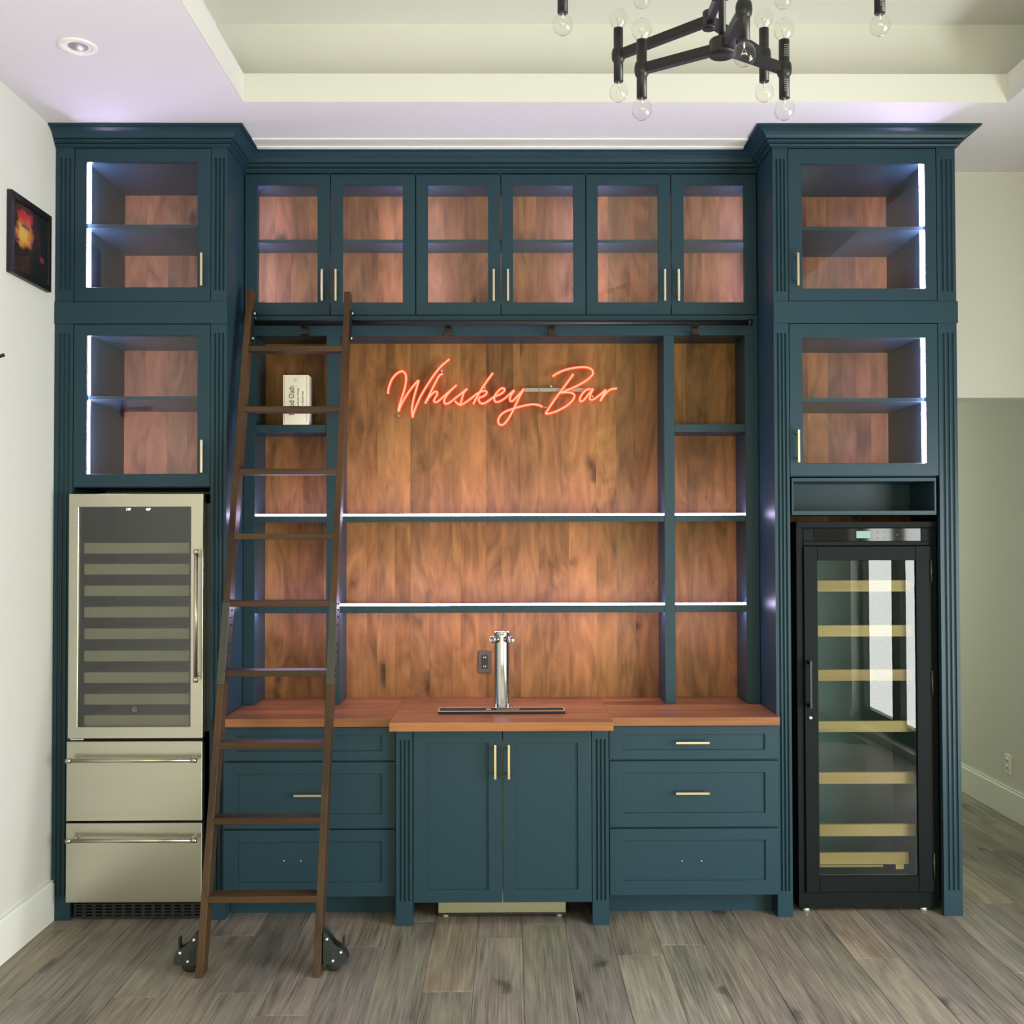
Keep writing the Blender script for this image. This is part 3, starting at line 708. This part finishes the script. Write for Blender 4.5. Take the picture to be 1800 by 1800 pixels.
cp = box(q0, q1, YK-0.002, YK+0.008, qz0, qz1, bevel=0.0005).build('control_panel', M['gloss'], t, label='glossy black control strip')
r = rect(1505.5, 933.5, 1530, 946, YK-0.002); box(r[0], r[1], YK-0.0028, YK-0.0022, r[2], r[3]).build('display', M['lcd'], cp, label='small pale green display')
m = MB()
for px, py in ((1543, 935), (1555, 935), (1566, 935), (1543, 946), (1555, 946), (1566, 946), (1577, 940)):
    q = at(px, py, YK-0.003); rr = 0.0042
    m.tube([(q.x+rr*math.cos(k*math.pi/8), YK-0.003, q.z+rr*math.sin(k*math.pi/8)) for k in range(17)], 0.0005, 5)
    m.box(q.x-0.0018, q.x+0.0018, YK-0.0034, YK-0.0026, q.z-0.0004, q.z+0.0004)
m.build('touch_button', M['print'], cp, label='round printed touch buttons')
gx0, gx1 = X(1437.5, 1264, YK), X(1611, 1264, YK); gz1, gz0 = Z(1520, 985, YK), Z(1520, 1539, YK)
yd = YK-0.012
m = MB()
m.box(dx0, gx0, yd, YK+0.02, dz0, dz1, bevel=0.0012).box(gx1, dx1, yd, YK+0.02, dz0, dz1, bevel=0.0012)
m.box(gx0, gx1, yd+0.001, YK+0.02, dz0, gz0, bevel=0.0025).box(gx0, gx1, yd+0.001, YK+0.02, gz1, dz1, bevel=0.0025)
dr = m.build('door', M['cooler'], t)
box(gx0-0.004, gx1+0.004, YK-0.001, YK+0.003, gz0-0.004, gz1+0.004).build('pane', M['pane_cool'], dr, label='clear insulated glass')
e = 0.004
MB().box(gx0+0.001, gx0+0.001+e, YK+0.004, YK+0.012, gz0, gz1).box(gx1-0.001-e, gx1-0.001, YK+0.004, YK+0.012, gz0, gz1).box(gx0, gx1, YK+0.004, YK+0.012, gz0, gz0+e).build('spacer_bar', M['gun'], dr)
a, b = at(1425, 1161, yd-0.03), at(1425, 1246, yd-0.03)
m = MB().box(a.x-0.006, a.x+0.006, yd-0.036, yd-0.026, b.z, a.z, bevel=0.0015)
for z in (a.z-0.012, b.z+0.012): m.box(a.x-0.006, a.x+0.004, yd-0.03, yd+0.001, z-0.008, z+0.008)
m.build('handle', M['black'], dr, label='black bar handle')
q = at(1424.5, 1262, yd); MB().lathe((q.x, yd+0.002, q.z), [(0.0105, 0), (0.0105, 0.006), (0.006, 0.009), (0.0, 0.009)], 18, (0, -1, 0)).build('lock', M['chrome'], dr, label='round chrome lock')
for y0, y1 in ((985, 1023), (1181, 1222), (1501, 1544)):
    p, q = at(1636.5, y0, yd), at(1636.5, y1, yd); xx = dx1
    MB().cyl((xx, yd-0.004, q.z), (xx, yd-0.004, p.z), 0.0045, seg=10).lathe((xx, yd-0.004, p.z), [(0.006, -0.003), (0.003, 0.005), (0, 0.006)], 10).build('hinge', M['gun'], t)
lx0, lx1 = dx0+0.02, dx1-0.02
MB().box(lx0, lx0+0.012, YK+0.022, KB-0.03, dz0+0.02, dz1-0.01).box(lx1-0.012, lx1, YK+0.022, KB-0.03, dz0+0.02, dz1-0.01).box(lx0, lx1, KB-0.04, KB-0.03, dz0+0.02, dz1-0.01).box(lx0, lx1, YK+0.022, KB-0.03, dz0+0.01, dz0+0.02).build('liner', M['liner'], t)
for i, (y0, y1) in enumerate(((1020, 1040), (1099, 1119), (1177, 1197), (1267.5, 1287), (1357.5, 1378), (1449, 1470), (1499, 1519.5))):
    Yf = YK+0.05; z0, z1 = Z(1524, y1, Yf), Z(1524, y0, Yf); ex = lx1-0.014 if i < 6 else X(1598, 1510, Yf)
    m = MB().box(lx0+0.014, ex, Yf, Yf+0.018, z0, z1, bevel=0.0015)
    if i == 6: m.box(X(1575, 1524, Yf), X(1589, 1524, Yf), Yf, Yf+0.02, z0-0.022, z0).box(lx0+0.03, X(1555, 1524, Yf), Yf+0.02, Yf+0.03, z0-0.018, z0-0.008)
    m.build('shelf', M['pine'], t, label='pale wooden bottle shelf', color=tintv((1, 1, 1), 0.06))
for px in (1419, 1626):
    for yy in (YK+0.02, KB-0.04): MB().cyl((X(px, 1600, YK), yy, 0.0), (X(px, 1600, YK), yy, kb), 0.016, seg=12).build('foot', M['bolt'], t, label='white levelling foot')

# ------------------------------------------------------------------ ladder rail
YP = 0.205
pz = Z(880, 567.5, YP); pr_ = 0.0125
rx0, rx1 = X(440, 567, YP), X(1318, 567, YP)
t = thing('ladder_rail', 'black tubular ladder rail running along below the wall cabinets', 'rail', (0, YP, pz))
m = MB().cyl((rx0, YP, pz), (rx1, YP, pz), pr_, seg=20)
for xx, s in ((rx0, -1), (rx1, 1)): m.cyl((xx-s*0.008, YP, pz), (xx+s*0.010, YP, pz), pr_*1.25, seg=20)
m.build('pipe', M['black'], t)
for px in (533, 788, 970.5, 1224):
    q = at(px, 579, YP+0.02); m = MB()
    m.box(q.x-0.016, q.x+0.016, YU-0.008, YU-0.0002, q.z-0.022, q.z+0.022, bevel=0.001).box(q.x-0.016, q.x+0.016, YP, YU-0.006, q.z-0.024, q.z-0.018)
    m.box(q.x-0.012, q.x+0.012, YP-0.004, YU-0.004, q.z+0.014, pz-pr_+0.003).cyl((q.x, YU-0.012, q.z), (q.x, YU-0.006, q.z), 0.006, seg=10)
    m.build('bracket', M['black'], t)

# ------------------------------------------------------------------ library ladder
FY, TYY, TZZ = -0.611, 0.14, 2.80
slope = (TYY-FY)/TZZ
def lad(z, off=0.0): return FY + slope*z + off
lX, rX = (X(345, 1718, FY)+X(441.5, 512, 0.14))/2, (X(551.5, 1718, FY)+X(614, 514, 0.14))/2
RW, RD = 0.0135, 0.072
t = thing('library_ladder', 'brown wooden rolling library ladder leaning on the rail, with nine treads', 'ladder', ((lX+rX)/2, -0.57, 0))
def rail_prism(x0, x1, z0, z1, o0, o1): return MB().prism([(lad(z0, o0), z0), (lad(z0, o1), z0), (lad(z1, o1), z1), (lad(z1, o0), z1)], 'x', x0, x1, bevel=0.0012)
for xx in (lX, rX):
    dz = 0.012 if xx == lX else 0.0
    rl = rail_prism(xx-RW, xx+RW, 0.0, TZZ+dz, 0, RD).build('side_rail', M['ladder'], t, color=(0.95, 0.95, 0.95))
    zz0, zz1 = 1.075, 1.405
    sl = rail_prism(xx-RW-0.0022, xx+RW+0.0022, zz0, zz1, -0.0022, RD+0.002).build('joint_sleeve', M['gun'], t, label='dark metal joint sleeve')
    bm_ = MB()
    for z in (1.10, 1.13, 1.20, 1.23, 1.31, 1.34, 1.37, 1.395):
        for o in (0.025, 0.05): bm_.cyl((xx+RW+0.002, lad(z, o), z), (xx+RW+0.0045, lad(z, o), z), 0.0045, seg=8)
    bm_.build('bolt', M['dark'], sl)
    # top hook and roller
    zt = pz
    hk = MB().prism([(lad(zt-0.10, 0.02), zt-0.10), (lad(zt-0.10, 0.055), zt-0.10), (lad(zt+0.045, 0.055), zt+0.045), (lad(zt+0.045, 0.02), zt+0.045)], 'x', xx+RW, xx+RW+0.007)
    hk.box(xx+RW, xx+RW+0.007, lad(zt, 0.03), YP+0.012, zt+0.028, zt+0.045)
    ho = hk.build('rail_hook', M['black'], t)
    MB().cyl((xx-0.012, YP, zt+pr_+0.0125), (xx+RW+0.006, YP, zt+pr_+0.0125), 0.0122, seg=16).build('roller', M['dark'], ho)
    m = MB()
    for z in (zt+0.033, zt-0.088): m.cyl((xx+RW+0.006, lad(z, 0.034), z), (xx+RW+0.013, lad(z, 0.034), z), 0.0055, seg=8)
    m.build('bolt', M['bolt'], ho)
for k in range(9):
    z = 0.2844 + 0.2817*(8-k)                            # front top edge of each tread, from the top down
    th = 0.025
    yy = lad(z, -0.004)
    MB().box(lX+RW-0.001, rX-RW+0.001, yy, yy+0.078, z-th, z, bevel=0.0015).build('tread', M['rung'], t, color=tintv((0.95, 0.95, 0.95), 0.08))
# casters
cx = (lX+rX)/2
poly = [(563, 1638), (569, 1638.5), (576, 1643), (582, 1651), (587, 1659), (594, 1664), (602, 1668), (608, 1677), (611.5, 1688), (610, 1692), (607, 1695), (563, 1695.5)]
YCa = -0.560
for sgn in (1, -1):
    P = [at(a, b, YCa) for a, b in poly]
    pts = [(cx + sgn*(p.x-cx), max(p.z, 0.02)) for p in P]
    rr = 0.030; wq = at(585.5, 1689, YCa); wx = cx + sgn*(wq.x-cx)
    m = MB().prism(pts, 'y', YCa-0.004, YCa).prism(pts, 'y', YCa+0.046, YCa+0.050)
    xin = rX+RW if sgn > 0 else lX-RW
    m.box(min(xin, xin+sgn*0.004), max(xin, xin+sgn*0.004), YCa-0.004, YCa+0.050, 0.024, P[0].z-0.002)
    ca = m.build('caster_bracket', M['caster'], t)
    MB().lathe((wx, YCa+0.004, rr), [(0.0, 0), (rr*0.8, 0), (rr, 0.006), (rr, 0.032), (rr*0.8, 0.038), (0.0, 0.038)], 24, (0, 1, 0)).build('wheel', M['gun'], ca)
    m = MB()
    for a, b in ((574.5, 1651), (599, 1674), (585, 1689)):
        q = at(a, b, YCa-0.004); qx = cx + sgn*(q.x-cx); m.lathe((qx, YCa-0.004, q.z), [(0.0058, 0), (0.0058, 0.003), (0.0035, 0.0055), (0, 0.0055)], 10, (0, -1, 0))
    m.build('bolt', M['bolt'], ca)
    m = MB()
    for a, b0, b1 in ((568, 1662, 1690), (574, 1665, 1690), (580, 1669, 1690), (595, 1681, 1692)):
        q0, q1 = at(a, b0, YCa-0.004), at(a, b1, YCa-0.004); qx = cx + sgn*(q0.x-cx); m.box(qx-0.0012, qx+0.0012, YCa-0.0046, YCa-0.0038, q1.z, q0.z)
    m.build('slot', M['rubber'], ca)
    lv = [(600, 1668), (601, 1660), (600.5, 1652), (602, 1648), (604.5, 1650), (604.5, 1660), (603.5, 1669)]
    MB().prism([(cx + sgn*(at(a, b, YCa).x-cx), at(a, b, YCa).z) for a, b in lv], 'y', YCa+0.012, YCa+0.034).build('brake_lever', M['rubber'], ca)

# ------------------------------------------------------------------ neon sign
YN = 0.455
t = thing('neon_sign', 'glowing orange-red script neon sign on the wood back above the shelves', 'sign', (X(885, 690, YN), 0.48, Z(885, 690, YN)))
def za(u, v): return (660+u/7.5, 610+v/7.5)
def zb_(u, v): return (860+u/7.5, 610+v/7.5)
A = lambda *p: [za(*q) for q in p]
B = lambda *p: [zb_(*q) for q in p]
letters = [
    [A((165,615),(175,535),(215,430),(275,355),(345,320),(388,345),(405,405),(390,520),(352,650),(315,770),(300,850)), A((305,850),(345,750),(420,620),(500,510),(570,435)), A((570,435),(545,530),(505,670),(482,800),(488,930)), A((488,930),(515,835),(590,660),(690,490),(800,330),(880,240),(975,160))],
    [A((888,350),(840,380),(790,470),(720,610),(655,745)), A((655,745),(700,670),(765,600),(808,588),(812,625),(780,680),(772,718),(815,722),(885,665),(940,615))],
    [A((940,615),(1000,565),(1070,500)), A((985,580),(930,650),(905,710),(922,748),(980,730),(1060,668))],
    [A((1060,668),(1140,605),(1210,550),(1165,600),(1140,680),(1115,768)), A((1115,768),(1075,740),(1048,712)), A((1115,768),(1180,735),(1265,675))],
    [A((1550,340),(1490,420),(1410,535),(1340,655),(1288,752)), A((1265,675),(1340,615),(1400,585),(1450,578),(1466,605),(1430,645),(1365,668)), A((1365,668),(1362,705),(1385,738),(1432,742),(1500,702),(1560,655))],
    [A((1560,655),(1640,625),(1698,580),(1695,545),(1650,552),(1590,615),(1566,680),(1585,722),(1640,715),(1710,672),(1760,630))],
    [B((260,630),(330,570),(285,640),(272,695),(300,715),(360,660),(420,595),(455,550)), B((455,550),(395,660),(320,820),(250,950),(190,1018),(145,1025),(117,985),(140,910),(210,852),(320,812),(450,775),(570,755),(650,765),(700,788))],
    [B((1110,355),(1020,480),(900,640),(800,785),(740,880)), B((740,880),(800,875),(900,840),(1020,775),(1100,700),(1125,640),(1090,606),(1010,598),(940,605)), B((940,605),(1050,560),(1200,490),(1320,410),(1368,345),(1340,288),(1250,265),(1120,275),(1000,302),(900,345),(835,388))],
    [B((1345,556),(1290,560),(1232,610),(1195,680),(1202,716),(1245,702),(1295,640),(1372,548)), B((1372,548),(1335,630),(1325,688),(1372,692),(1440,645),(1500,595))],
    [B((1500,595),(1538,565),(1500,630),(1462,712)), B((1462,712),(1520,630),(1595,562),(1685,545))],
]
for L_ in letters:
    m1, m2 = MB(), MB()
    for st_ in L_:
        p1 = [at(a, b, YN) for a, b in st_]
        s1 = spline(p1, 5)
        m1.tube(s1, 0.0036, 8); m2.tube([p + Vector((0, 0.006, 0)) for p in s1], 0.0078, 8)
    o = m1.build('letter', M['neon'], t, label='pale orange glowing tube letter'); m2.build('red_sleeve', M['neon2'], o)
a0, a1, b0, b1 = rect(921, 682, 1034, 688.5, YN+0.016)
box(a0, a1, YN+0.014, YN+0.019, b0, b1).build('acrylic_bar', M['acrylic'], t)
m = MB()
for px, py in ((700.5, 731), (776.5, 652), (852, 681), (951, 685), (969, 679), (1042, 696.5)):
    q = at(px, py, YN); m.cyl((q.x, YN+0.004, q.z), (q.x, YB+0.001, q.z), 0.0055, seg=10)
m.build('standoff', M['chrome'], t)
m = MB().tube(spline([at(951.5, 715, YN), at(956, 715.5, YN), at(962, 716, YN)], 4), 0.003, 6); m.build('lead_cable', M['acrylic'], t)

# ------------------------------------------------------------------ small things
YX = 0.300
bx0, bx1, bz0, bz1 = rect(497.3, 659, 542.2, 745.3, YX)
t = thing('whiskey_box', 'white printed whiskey box standing on the small shelf behind the ladder', 'box', ((bx0+bx1)/2, 0.35, st))
bz0 = st; box(bx0, bx1, YX, YX+0.10, bz0, bz1, bevel=0.001).build('carton', M['card'], t)
cxx = (bx0+bx1)/2; zc = (bz0+bz1)/2
def bt(body, px, py, size, sx): return textmesh(body, 'lettering', M['ink'], t, at(px, py, YX-0.0008), size, FACE_UP, sx)
bt('Blood Oath', 513, 704, 0.036, 0.82)
bt('Straight Bourbon Whiskey', 524, 702, 0.0125, 0.80)
bt('in Second Cask', 532, 700, 0.0125, 0.88)
m = MB()
for px in (500, 539.5):
    q0, q1 = at(px, 661, YX-0.0005), at(px, 743, YX-0.0005); m.box(q0.x-0.0009, q0.x+0.0009, YX-0.0010, YX-0.0001, q1.z, q0.z)
m.build('printed_border', M['cardline'], t)
q = at(519, 668.5, YX-0.0008); MB().tube([(q.x+0.0045*math.cos(k*math.pi/6), YX-0.0006, q.z+0.0055*math.sin(k*math.pi/6)) for k in range(13)], 0.0012, 5).build('seal_mark', M['cardline'], t)

ox0, ox1, oz0, oz1 = rect(840.5, 1143.5, 864, 1182.5, YB)
t = thing('power_outlet', 'dark bronze power outlet on the wood back beside the beer tower', 'outlet', ((ox0+ox1)/2, YB-0.004, (oz0+oz1)/2))
box(ox0, ox1, YB-0.007, YB, oz0, oz1, bevel=0.002).build('cover_plate', M['outlet'], t)
ow, oh = ox1-ox0, oz1-oz0
ins = box(ox0+ow*.27, ox1-ow*.27, YB-0.010, YB-0.006, oz0+oh*.2, oz1-oh*.2, bevel=0.001).build('receptacle', M['dark'], t)
m = MB()
for fz_ in (0.30, 0.70):
    for fx in (0.43, 0.57): m.box(ox0+ow*fx-0.0013, ox0+ow*fx+0.0013, YB-0.0106, YB-0.0096, oz0+oh*fz_-0.004, oz0+oh*fz_+0.004)
m.build('socket_slot', M['brass'], ins)

bq = ground(882.5, 1243, HC); bY = bq.y
t = thing('beer_tower', 'polished steel beer tower column on the countertop', 'beer tower', (bq.x, bY, HC))
R_ = 13.7*(D+bY)/F; top = Z(882.5, 1109, bY)-HC
MB().lathe((bq.x, bY, HC), [(R_*1.5, 0), (R_*1.5, 0.003), (R_*1.42, 0.006), (R_*1.12, 0.012), (R_*1.05, 0.02), (R_, 0.022), (R_, top-0.016)], 40).build('column', M['chrome'], t)
MB().lathe((bq.x, bY, HC), [(R_*1.02, top-0.016), (R_*1.04, top-0.010), (R_*1.04, top-0.003), (R_*0.98, top), (0, top)], 40).build('cap', M['chrome'], t)
for sx in (-1, 1):
    dv = Vector((sx*0.62, -0.78, 0)).normalized(); zf = Z(882, 1122.5, bY); c = Vector((bq.x, bY, zf)) + dv*R_*0.93
    MB().lathe(c, [(0.017, 0), (0.017, 0.006), (0.0125, 0.012), (0.0125, 0.022), (0.0155, 0.023), (0.0155, 0.040), (0.0125, 0.042), (0.0125, 0.036), (0.004, 0.036), (0, 0.036)], 20, dv).build('faucet_shank', M['chrome'], t)
ma_, mb_ = ground(881, 1243.6, HC+0.012), ground(881, 1250.3, HC+0.012)
mx0, mx1 = X(769.5, 1250, mb_.y), X(993.5, 1250, mb_.y)
bm0 = bY - R_*1.5 - 0.004
t = thing('bar_mat', 'long black rubber bar mat with gold edging in front of the beer tower', 'mat', ((mx0+mx1)/2, (bm0+mb_.y)/2, HC))
yb_, yf_ = min(ma_.y, bm0), mb_.y
box(mx0, mx1, yf_, yb_, HC, HC+0.012, bevel=0.001).build('mat_base', M['rubber'], t)
m = MB(); z0 = HC+0.0118; z1 = HC+0.0132
m.box(mx0, mx1, yf_, yf_+0.007, z0, z1).box(mx0, mx1, yb_-0.007, yb_, z0, z1).box(mx0, mx0+0.005, yf_, yb_, z0, z1).box(mx1-0.005, mx1, yf_, yb_, z0, z1)
m.build('edging', M['gold'], t, label='pale gold raised edging')
m = MB(); n_ = 90
for i in range(n_):
    xx = mx0+0.012 + (mx1-mx0-0.024)*i/(n_-1)
    for j in range(3):
        yy = yf_+0.014 + (yb_-yf_-0.028)*j/2; m.box(xx-0.0014, xx+0.0014, yy-0.0014, yy+0.0014, HC+0.0118, HC+0.0135)
m.build('nub', M['rubber'], t, kind='stuff')
ey = (yf_+yb_)/2; ex = X(858.5, 1247, ey)
MB().lathe((ex, ey, HC+0.0125), [(0.0, 0.0016), (0.012, 0.0016), (0.012, 0)], 20).build('round_emblem', M['gold'], t)
MB().tube(spline([(X(873+k*1.9, 1247, ey), ey + (0.009 if k % 2 else -0.009)*(1 if k % 4 < 3 else 0.4), HC+0.0132) for k in range(22)], 3), 0.0012, 5).build('script_mark', M['gold'], t)

# framed poster on the left wall
pa, pb = atx(20, 410, WX+0.02), atx(90, 445, WX+0.02)
pz1 = (atx(20, 333.5, WX+0.02).z + atx(90, 379, WX+0.02).z)/2; pz0 = (atx(20, 480, WX+0.02).z + atx(90, 512.5, WX+0.02).z)/2
y0, y1 = pa.y, pb.y
t = thing('framed_poster', 'black-framed square poster of orange flames on the left wall', 'picture', (WX+0.01, (y0+y1)/2, pz0))
fwd = 0.026
m = MB().box(WX, WX+0.022, y0, y1, pz0, pz0+fwd, bevel=0.001).box(WX, WX+0.022, y0, y1, pz1-fwd, pz1, bevel=0.001).box(WX, WX+0.022, y0, y0+fwd, pz0+fwd, pz1-fwd, bevel=0.001).box(WX, WX+0.022, y1-fwd, y1, pz0+fwd, pz1-fwd, bevel=0.001)
m.build('frame', M['black'], t)
box(WX+0.002, WX+0.012, y0+fwd-0.002, y1-fwd+0.002, pz0+fwd-0.002, pz1-fwd+0.002).build('print', M['poster'], t)
hm = MB(); zc = pz0 + (pz1-pz0)*0.66
for k in range(7):
    yy = y0 + (y1-y0)*(0.29+0.03*k); hm.box(WX+0.0118, WX+0.0124, yy, yy+0.007, zc-0.006, zc+0.007)
hm.build('caption_mark', M['ink'], t)
box(WX+0.013, WX+0.0145, y0+fwd-0.001, y1-fwd+0.001, pz0+fwd-0.001, pz1-fwd+0.001).build('pane', M['pane'], t)

# guitar hanger whose tip shows at the left edge
hy, hz = -0.80, 2.345
t = thing('guitar_hanger', 'black guitar hanger on the left wall, its tip at the picture edge', 'hook', (WX, hy, hz))
box(WX, WX+0.02, hy-0.022, hy+0.022, hz-0.045, hz+0.045, bevel=0.003).build('base_plate', M['iron'], t)
m = MB().cyl((WX+0.018, hy, hz), (WX+0.085, hy, hz+0.002), 0.007, seg=12)
for s in (-1, 1): m.tube(spline([(WX+0.08, hy, hz+0.002), (WX+0.10, hy+s*0.022, hz), (WX+0.125, hy+s*0.030, hz+0.003), (WX+0.148, hy+s*0.031, hz+0.010)], 5), 0.0065, 8)
m.build('yoke', M['iron'], t)

# hall outlet
q = atx(1772, 1343, HALL_R-0.004)
t = thing('power_outlet', 'white power outlet low on the hall wall at the right', 'outlet', (HALL_R, q.y, q.z))
hh = abs(atx(1772, 1326, HALL_R).z - atx(1772, 1360, HALL_R).z)/2; hw = hh*0.62
box(HALL_R-0.007, HALL_R, q.y-hw, q.y+hw, q.z-hh, q.z+hh, bevel=0.002).build('cover_plate', M['trim'], t)
for s in (-1, 1):
    r_ = MB().lathe((HALL_R-0.007, q.y, q.z+s*hh*0.36), [(hw*0.5, 0), (hw*0.48, 0.0025), (0, 0.0025)], 14, (-1, 0, 0)).build('receptacle', M['trim'], t)
    MB().box(HALL_R-0.0105, HALL_R-0.009, q.y-0.007, q.y-0.004, q.z+s*hh*0.36-0.004, q.z+s*hh*0.36+0.006).box(HALL_R-0.0105, HALL_R-0.009, q.y+0.004, q.y+0.007, q.z+s*hh*0.36-0.004, q.z+s*hh*0.36+0.006).build('socket_slot', M['dark'], r_)

# recessed ceiling light
q = ground(136.5, 81, H)
t = thing('recessed_light', 'round white recessed downlight in the ceiling at upper left', 'light', (q.x, q.y, H))
MB().lathe((q.x, q.y, H), [(0.070, 0.0), (0.070, -0.003), (0.066, -0.006), (0.050, -0.004), (0.048, -0.001), (0.044, -0.0005), (0.0, -0.0005)], 40).build('trim_ring', M['trim'], t)
MB().lathe((q.x, q.y+0.004, H-0.0006), [(0.0, -0.0015), (0.034, -0.0012), (0.036, -0.0002)], 32).build('lens', mat('lens_grey', (150, 150, 146), 0.3, noise=0.03), t, label='grey unlit lens')

# ------------------------------------------------------------------ chandelier
hubX, hubY = X(1270, 90, -2.10), -2.10
hubZ = Z(1270, 84, hubY)
t = thing('chandelier', 'black branching chandelier with bare clear globe bulbs hanging from the tray ceiling', 'chandelier', (hubX, hubY, TZ))
MB().cyl((hubX, hubY, hubZ), (hubX, hubY, TZ), 0.009, seg=14).lathe((hubX, hubY, TZ), [(0.06, 0), (0.06, -0.018), (0.05, -0.022), (0.01, -0.024)], 28).build('stem', M['black'], t)
def hub(c, r=0.034, h=0.038, parent=t):
    return MB().lathe(c, [(0, -h/2), (r*0.96, -h/2), (r, -h/2+0.003), (r, -h/2+0.010), (r*0.95, -h/2+0.012), (r*0.95, h/2-0.003), (r*0.9, h/2), (0, h/2)], 28).build('hub', M['black'], parent)
hub(Vector((hubX, hubY, hubZ)))
def bulb_mesh(c, s):
    r = 0.0262
    return MB().lathe(c, [(0.0115, 0), (0.013, s*0.004), (0.020, s*0.011), (0.0245, s*0.019), (r, s*0.029), (0.0247, s*0.039), (0.020, s*0.047), (0.0115, s*0.0535), (0, s*0.056)], 24)
def socket(P, half=0.075, both=True, marks=False):
    """vertical double lamp holder centred on a ball joint at P, a bulb at each end"""
    P = Vector(P); a = P + Vector((0, 0, half)); b = P - Vector((0, 0, half)); r = 0.0135
    s = MB().cyl(b, a, r, seg=18).lathe(P, [(r, -0.020), (0.0175, -0.014), (0.019, -0.005), (0.019, 0.005), (0.0175, 0.014), (r, 0.020)], 20).build('lamp_holder', M['black'], t)
    for c, sg in ((a, 1), (b, -1)):
        bo = bulb_mesh(c, sg).build('bulb', M['bulb'], t, label='clear glass globe bulb')
        m = MB().cyl(c + Vector((0, 0, -sg*0.002)), c + Vector((0, 0, sg*0.014)), 0.0035, 0.0018, seg=8)
        m.tube([(c.x-0.007, c.y, c.z+sg*0.030), (c.x-0.003, c.y, c.z+sg*0.0265), (c.x+0.003, c.y, c.z+sg*0.0265), (c.x+0.007, c.y, c.z+sg*0.030)], 0.0012, 5)
        for e in (-0.006, 0.006): m.tube([(c.x, c.y, c.z+sg*0.012), (c.x+e, c.y, c.z+sg*0.028)], 0.0004, 4)
        m.build('filament', M['bolt'], bo)
    if marks:
        m = MB()
        for cz_ in (P.z-0.045, P.z+0.045):
            for k in range(6):
                for j in range(4):
                    an = -1.75 + j*0.28 + (k % 2)*0.06; p_ = Vector((P.x + (r+0.0002)*math.cos(an)*1.0, P.y + (r+0.0002)*math.sin(an), cz_ - 0.014 + k*0.0055))
                    m.box(p_.x-0.0012, p_.x+0.0012, p_.y-0.0003, p_.y+0.0003, p_.z-0.0013, p_.z+0.0013)
        m.build('printed_label', M['print'], s, label='tiny white safety print')
    return s
def arm(p, q, w_=0.0085, h_=0.0125):
    p, q = Vector(p), Vector(q); d = (q-p).normalized(); sd = d.cross(Vector((0, 0, 1))).normalized(); u = sd.cross(d)
    m = MB(); vs = []
    for c in (p, q):
        for a, b in ((-1, -1), (1, -1), (1, 1), (-1, 1)): vs.append(m.bm.verts.new(c + sd*a*w_ + u*b*h_))
    for f in ((0,1,2,3), (7,6,5,4), (0,4,5,1), (1,5,6,2), (2,6,7,3), (3,7,4,0)): m.bm.faces.new([vs[i] for i in f])
    return m.build('arm', M['black'], t)
hc = Vector((hubX, hubY, hubZ))
# lower hub: two arms back to left and right, one towards the viewer
e1, e2 = at(1128, 118, -1.98), at(1378.5, 121, -1.98)
e3 = at(1307.5, 14, -2.29)
for e, mk in ((e1, False), (e2, True), (e3, False)):
    e.z = hubZ; arm(hc, e); socket(e, marks=mk)
# second joint a little behind and higher
h2 = at(1246.5, 36, -1.94); j2 = Vector((hubX, hubY, h2.z)); hub(h2, 0.018, 0.046); arm(j2, h2)
for px in (1087, 1343):
    e = at(px, 98, -1.74); e.z = h2.z; arm(h2, e); socket(e)
# upper hub with long side arms
z3 = Z(1265, -22, hubY); c3 = Vector((hubX, hubY, z3)); hub(c3)
for px, mk in ((989, False), (1546, True)):
    e = at(px, -28, -2.01); e.z = Z(989, -28, -2.01); arm(Vector((hubX, hubY, e.z)), e); socket(e, marks=mk)
z4 = Z(1128, -100, -1.62)
for px in (1128, 1376):
    e = at(px, -64, -1.66); e.z = Z(1250, -64, -1.66); arm(Vector((hubX, hubY, e.z)), e); socket(e)
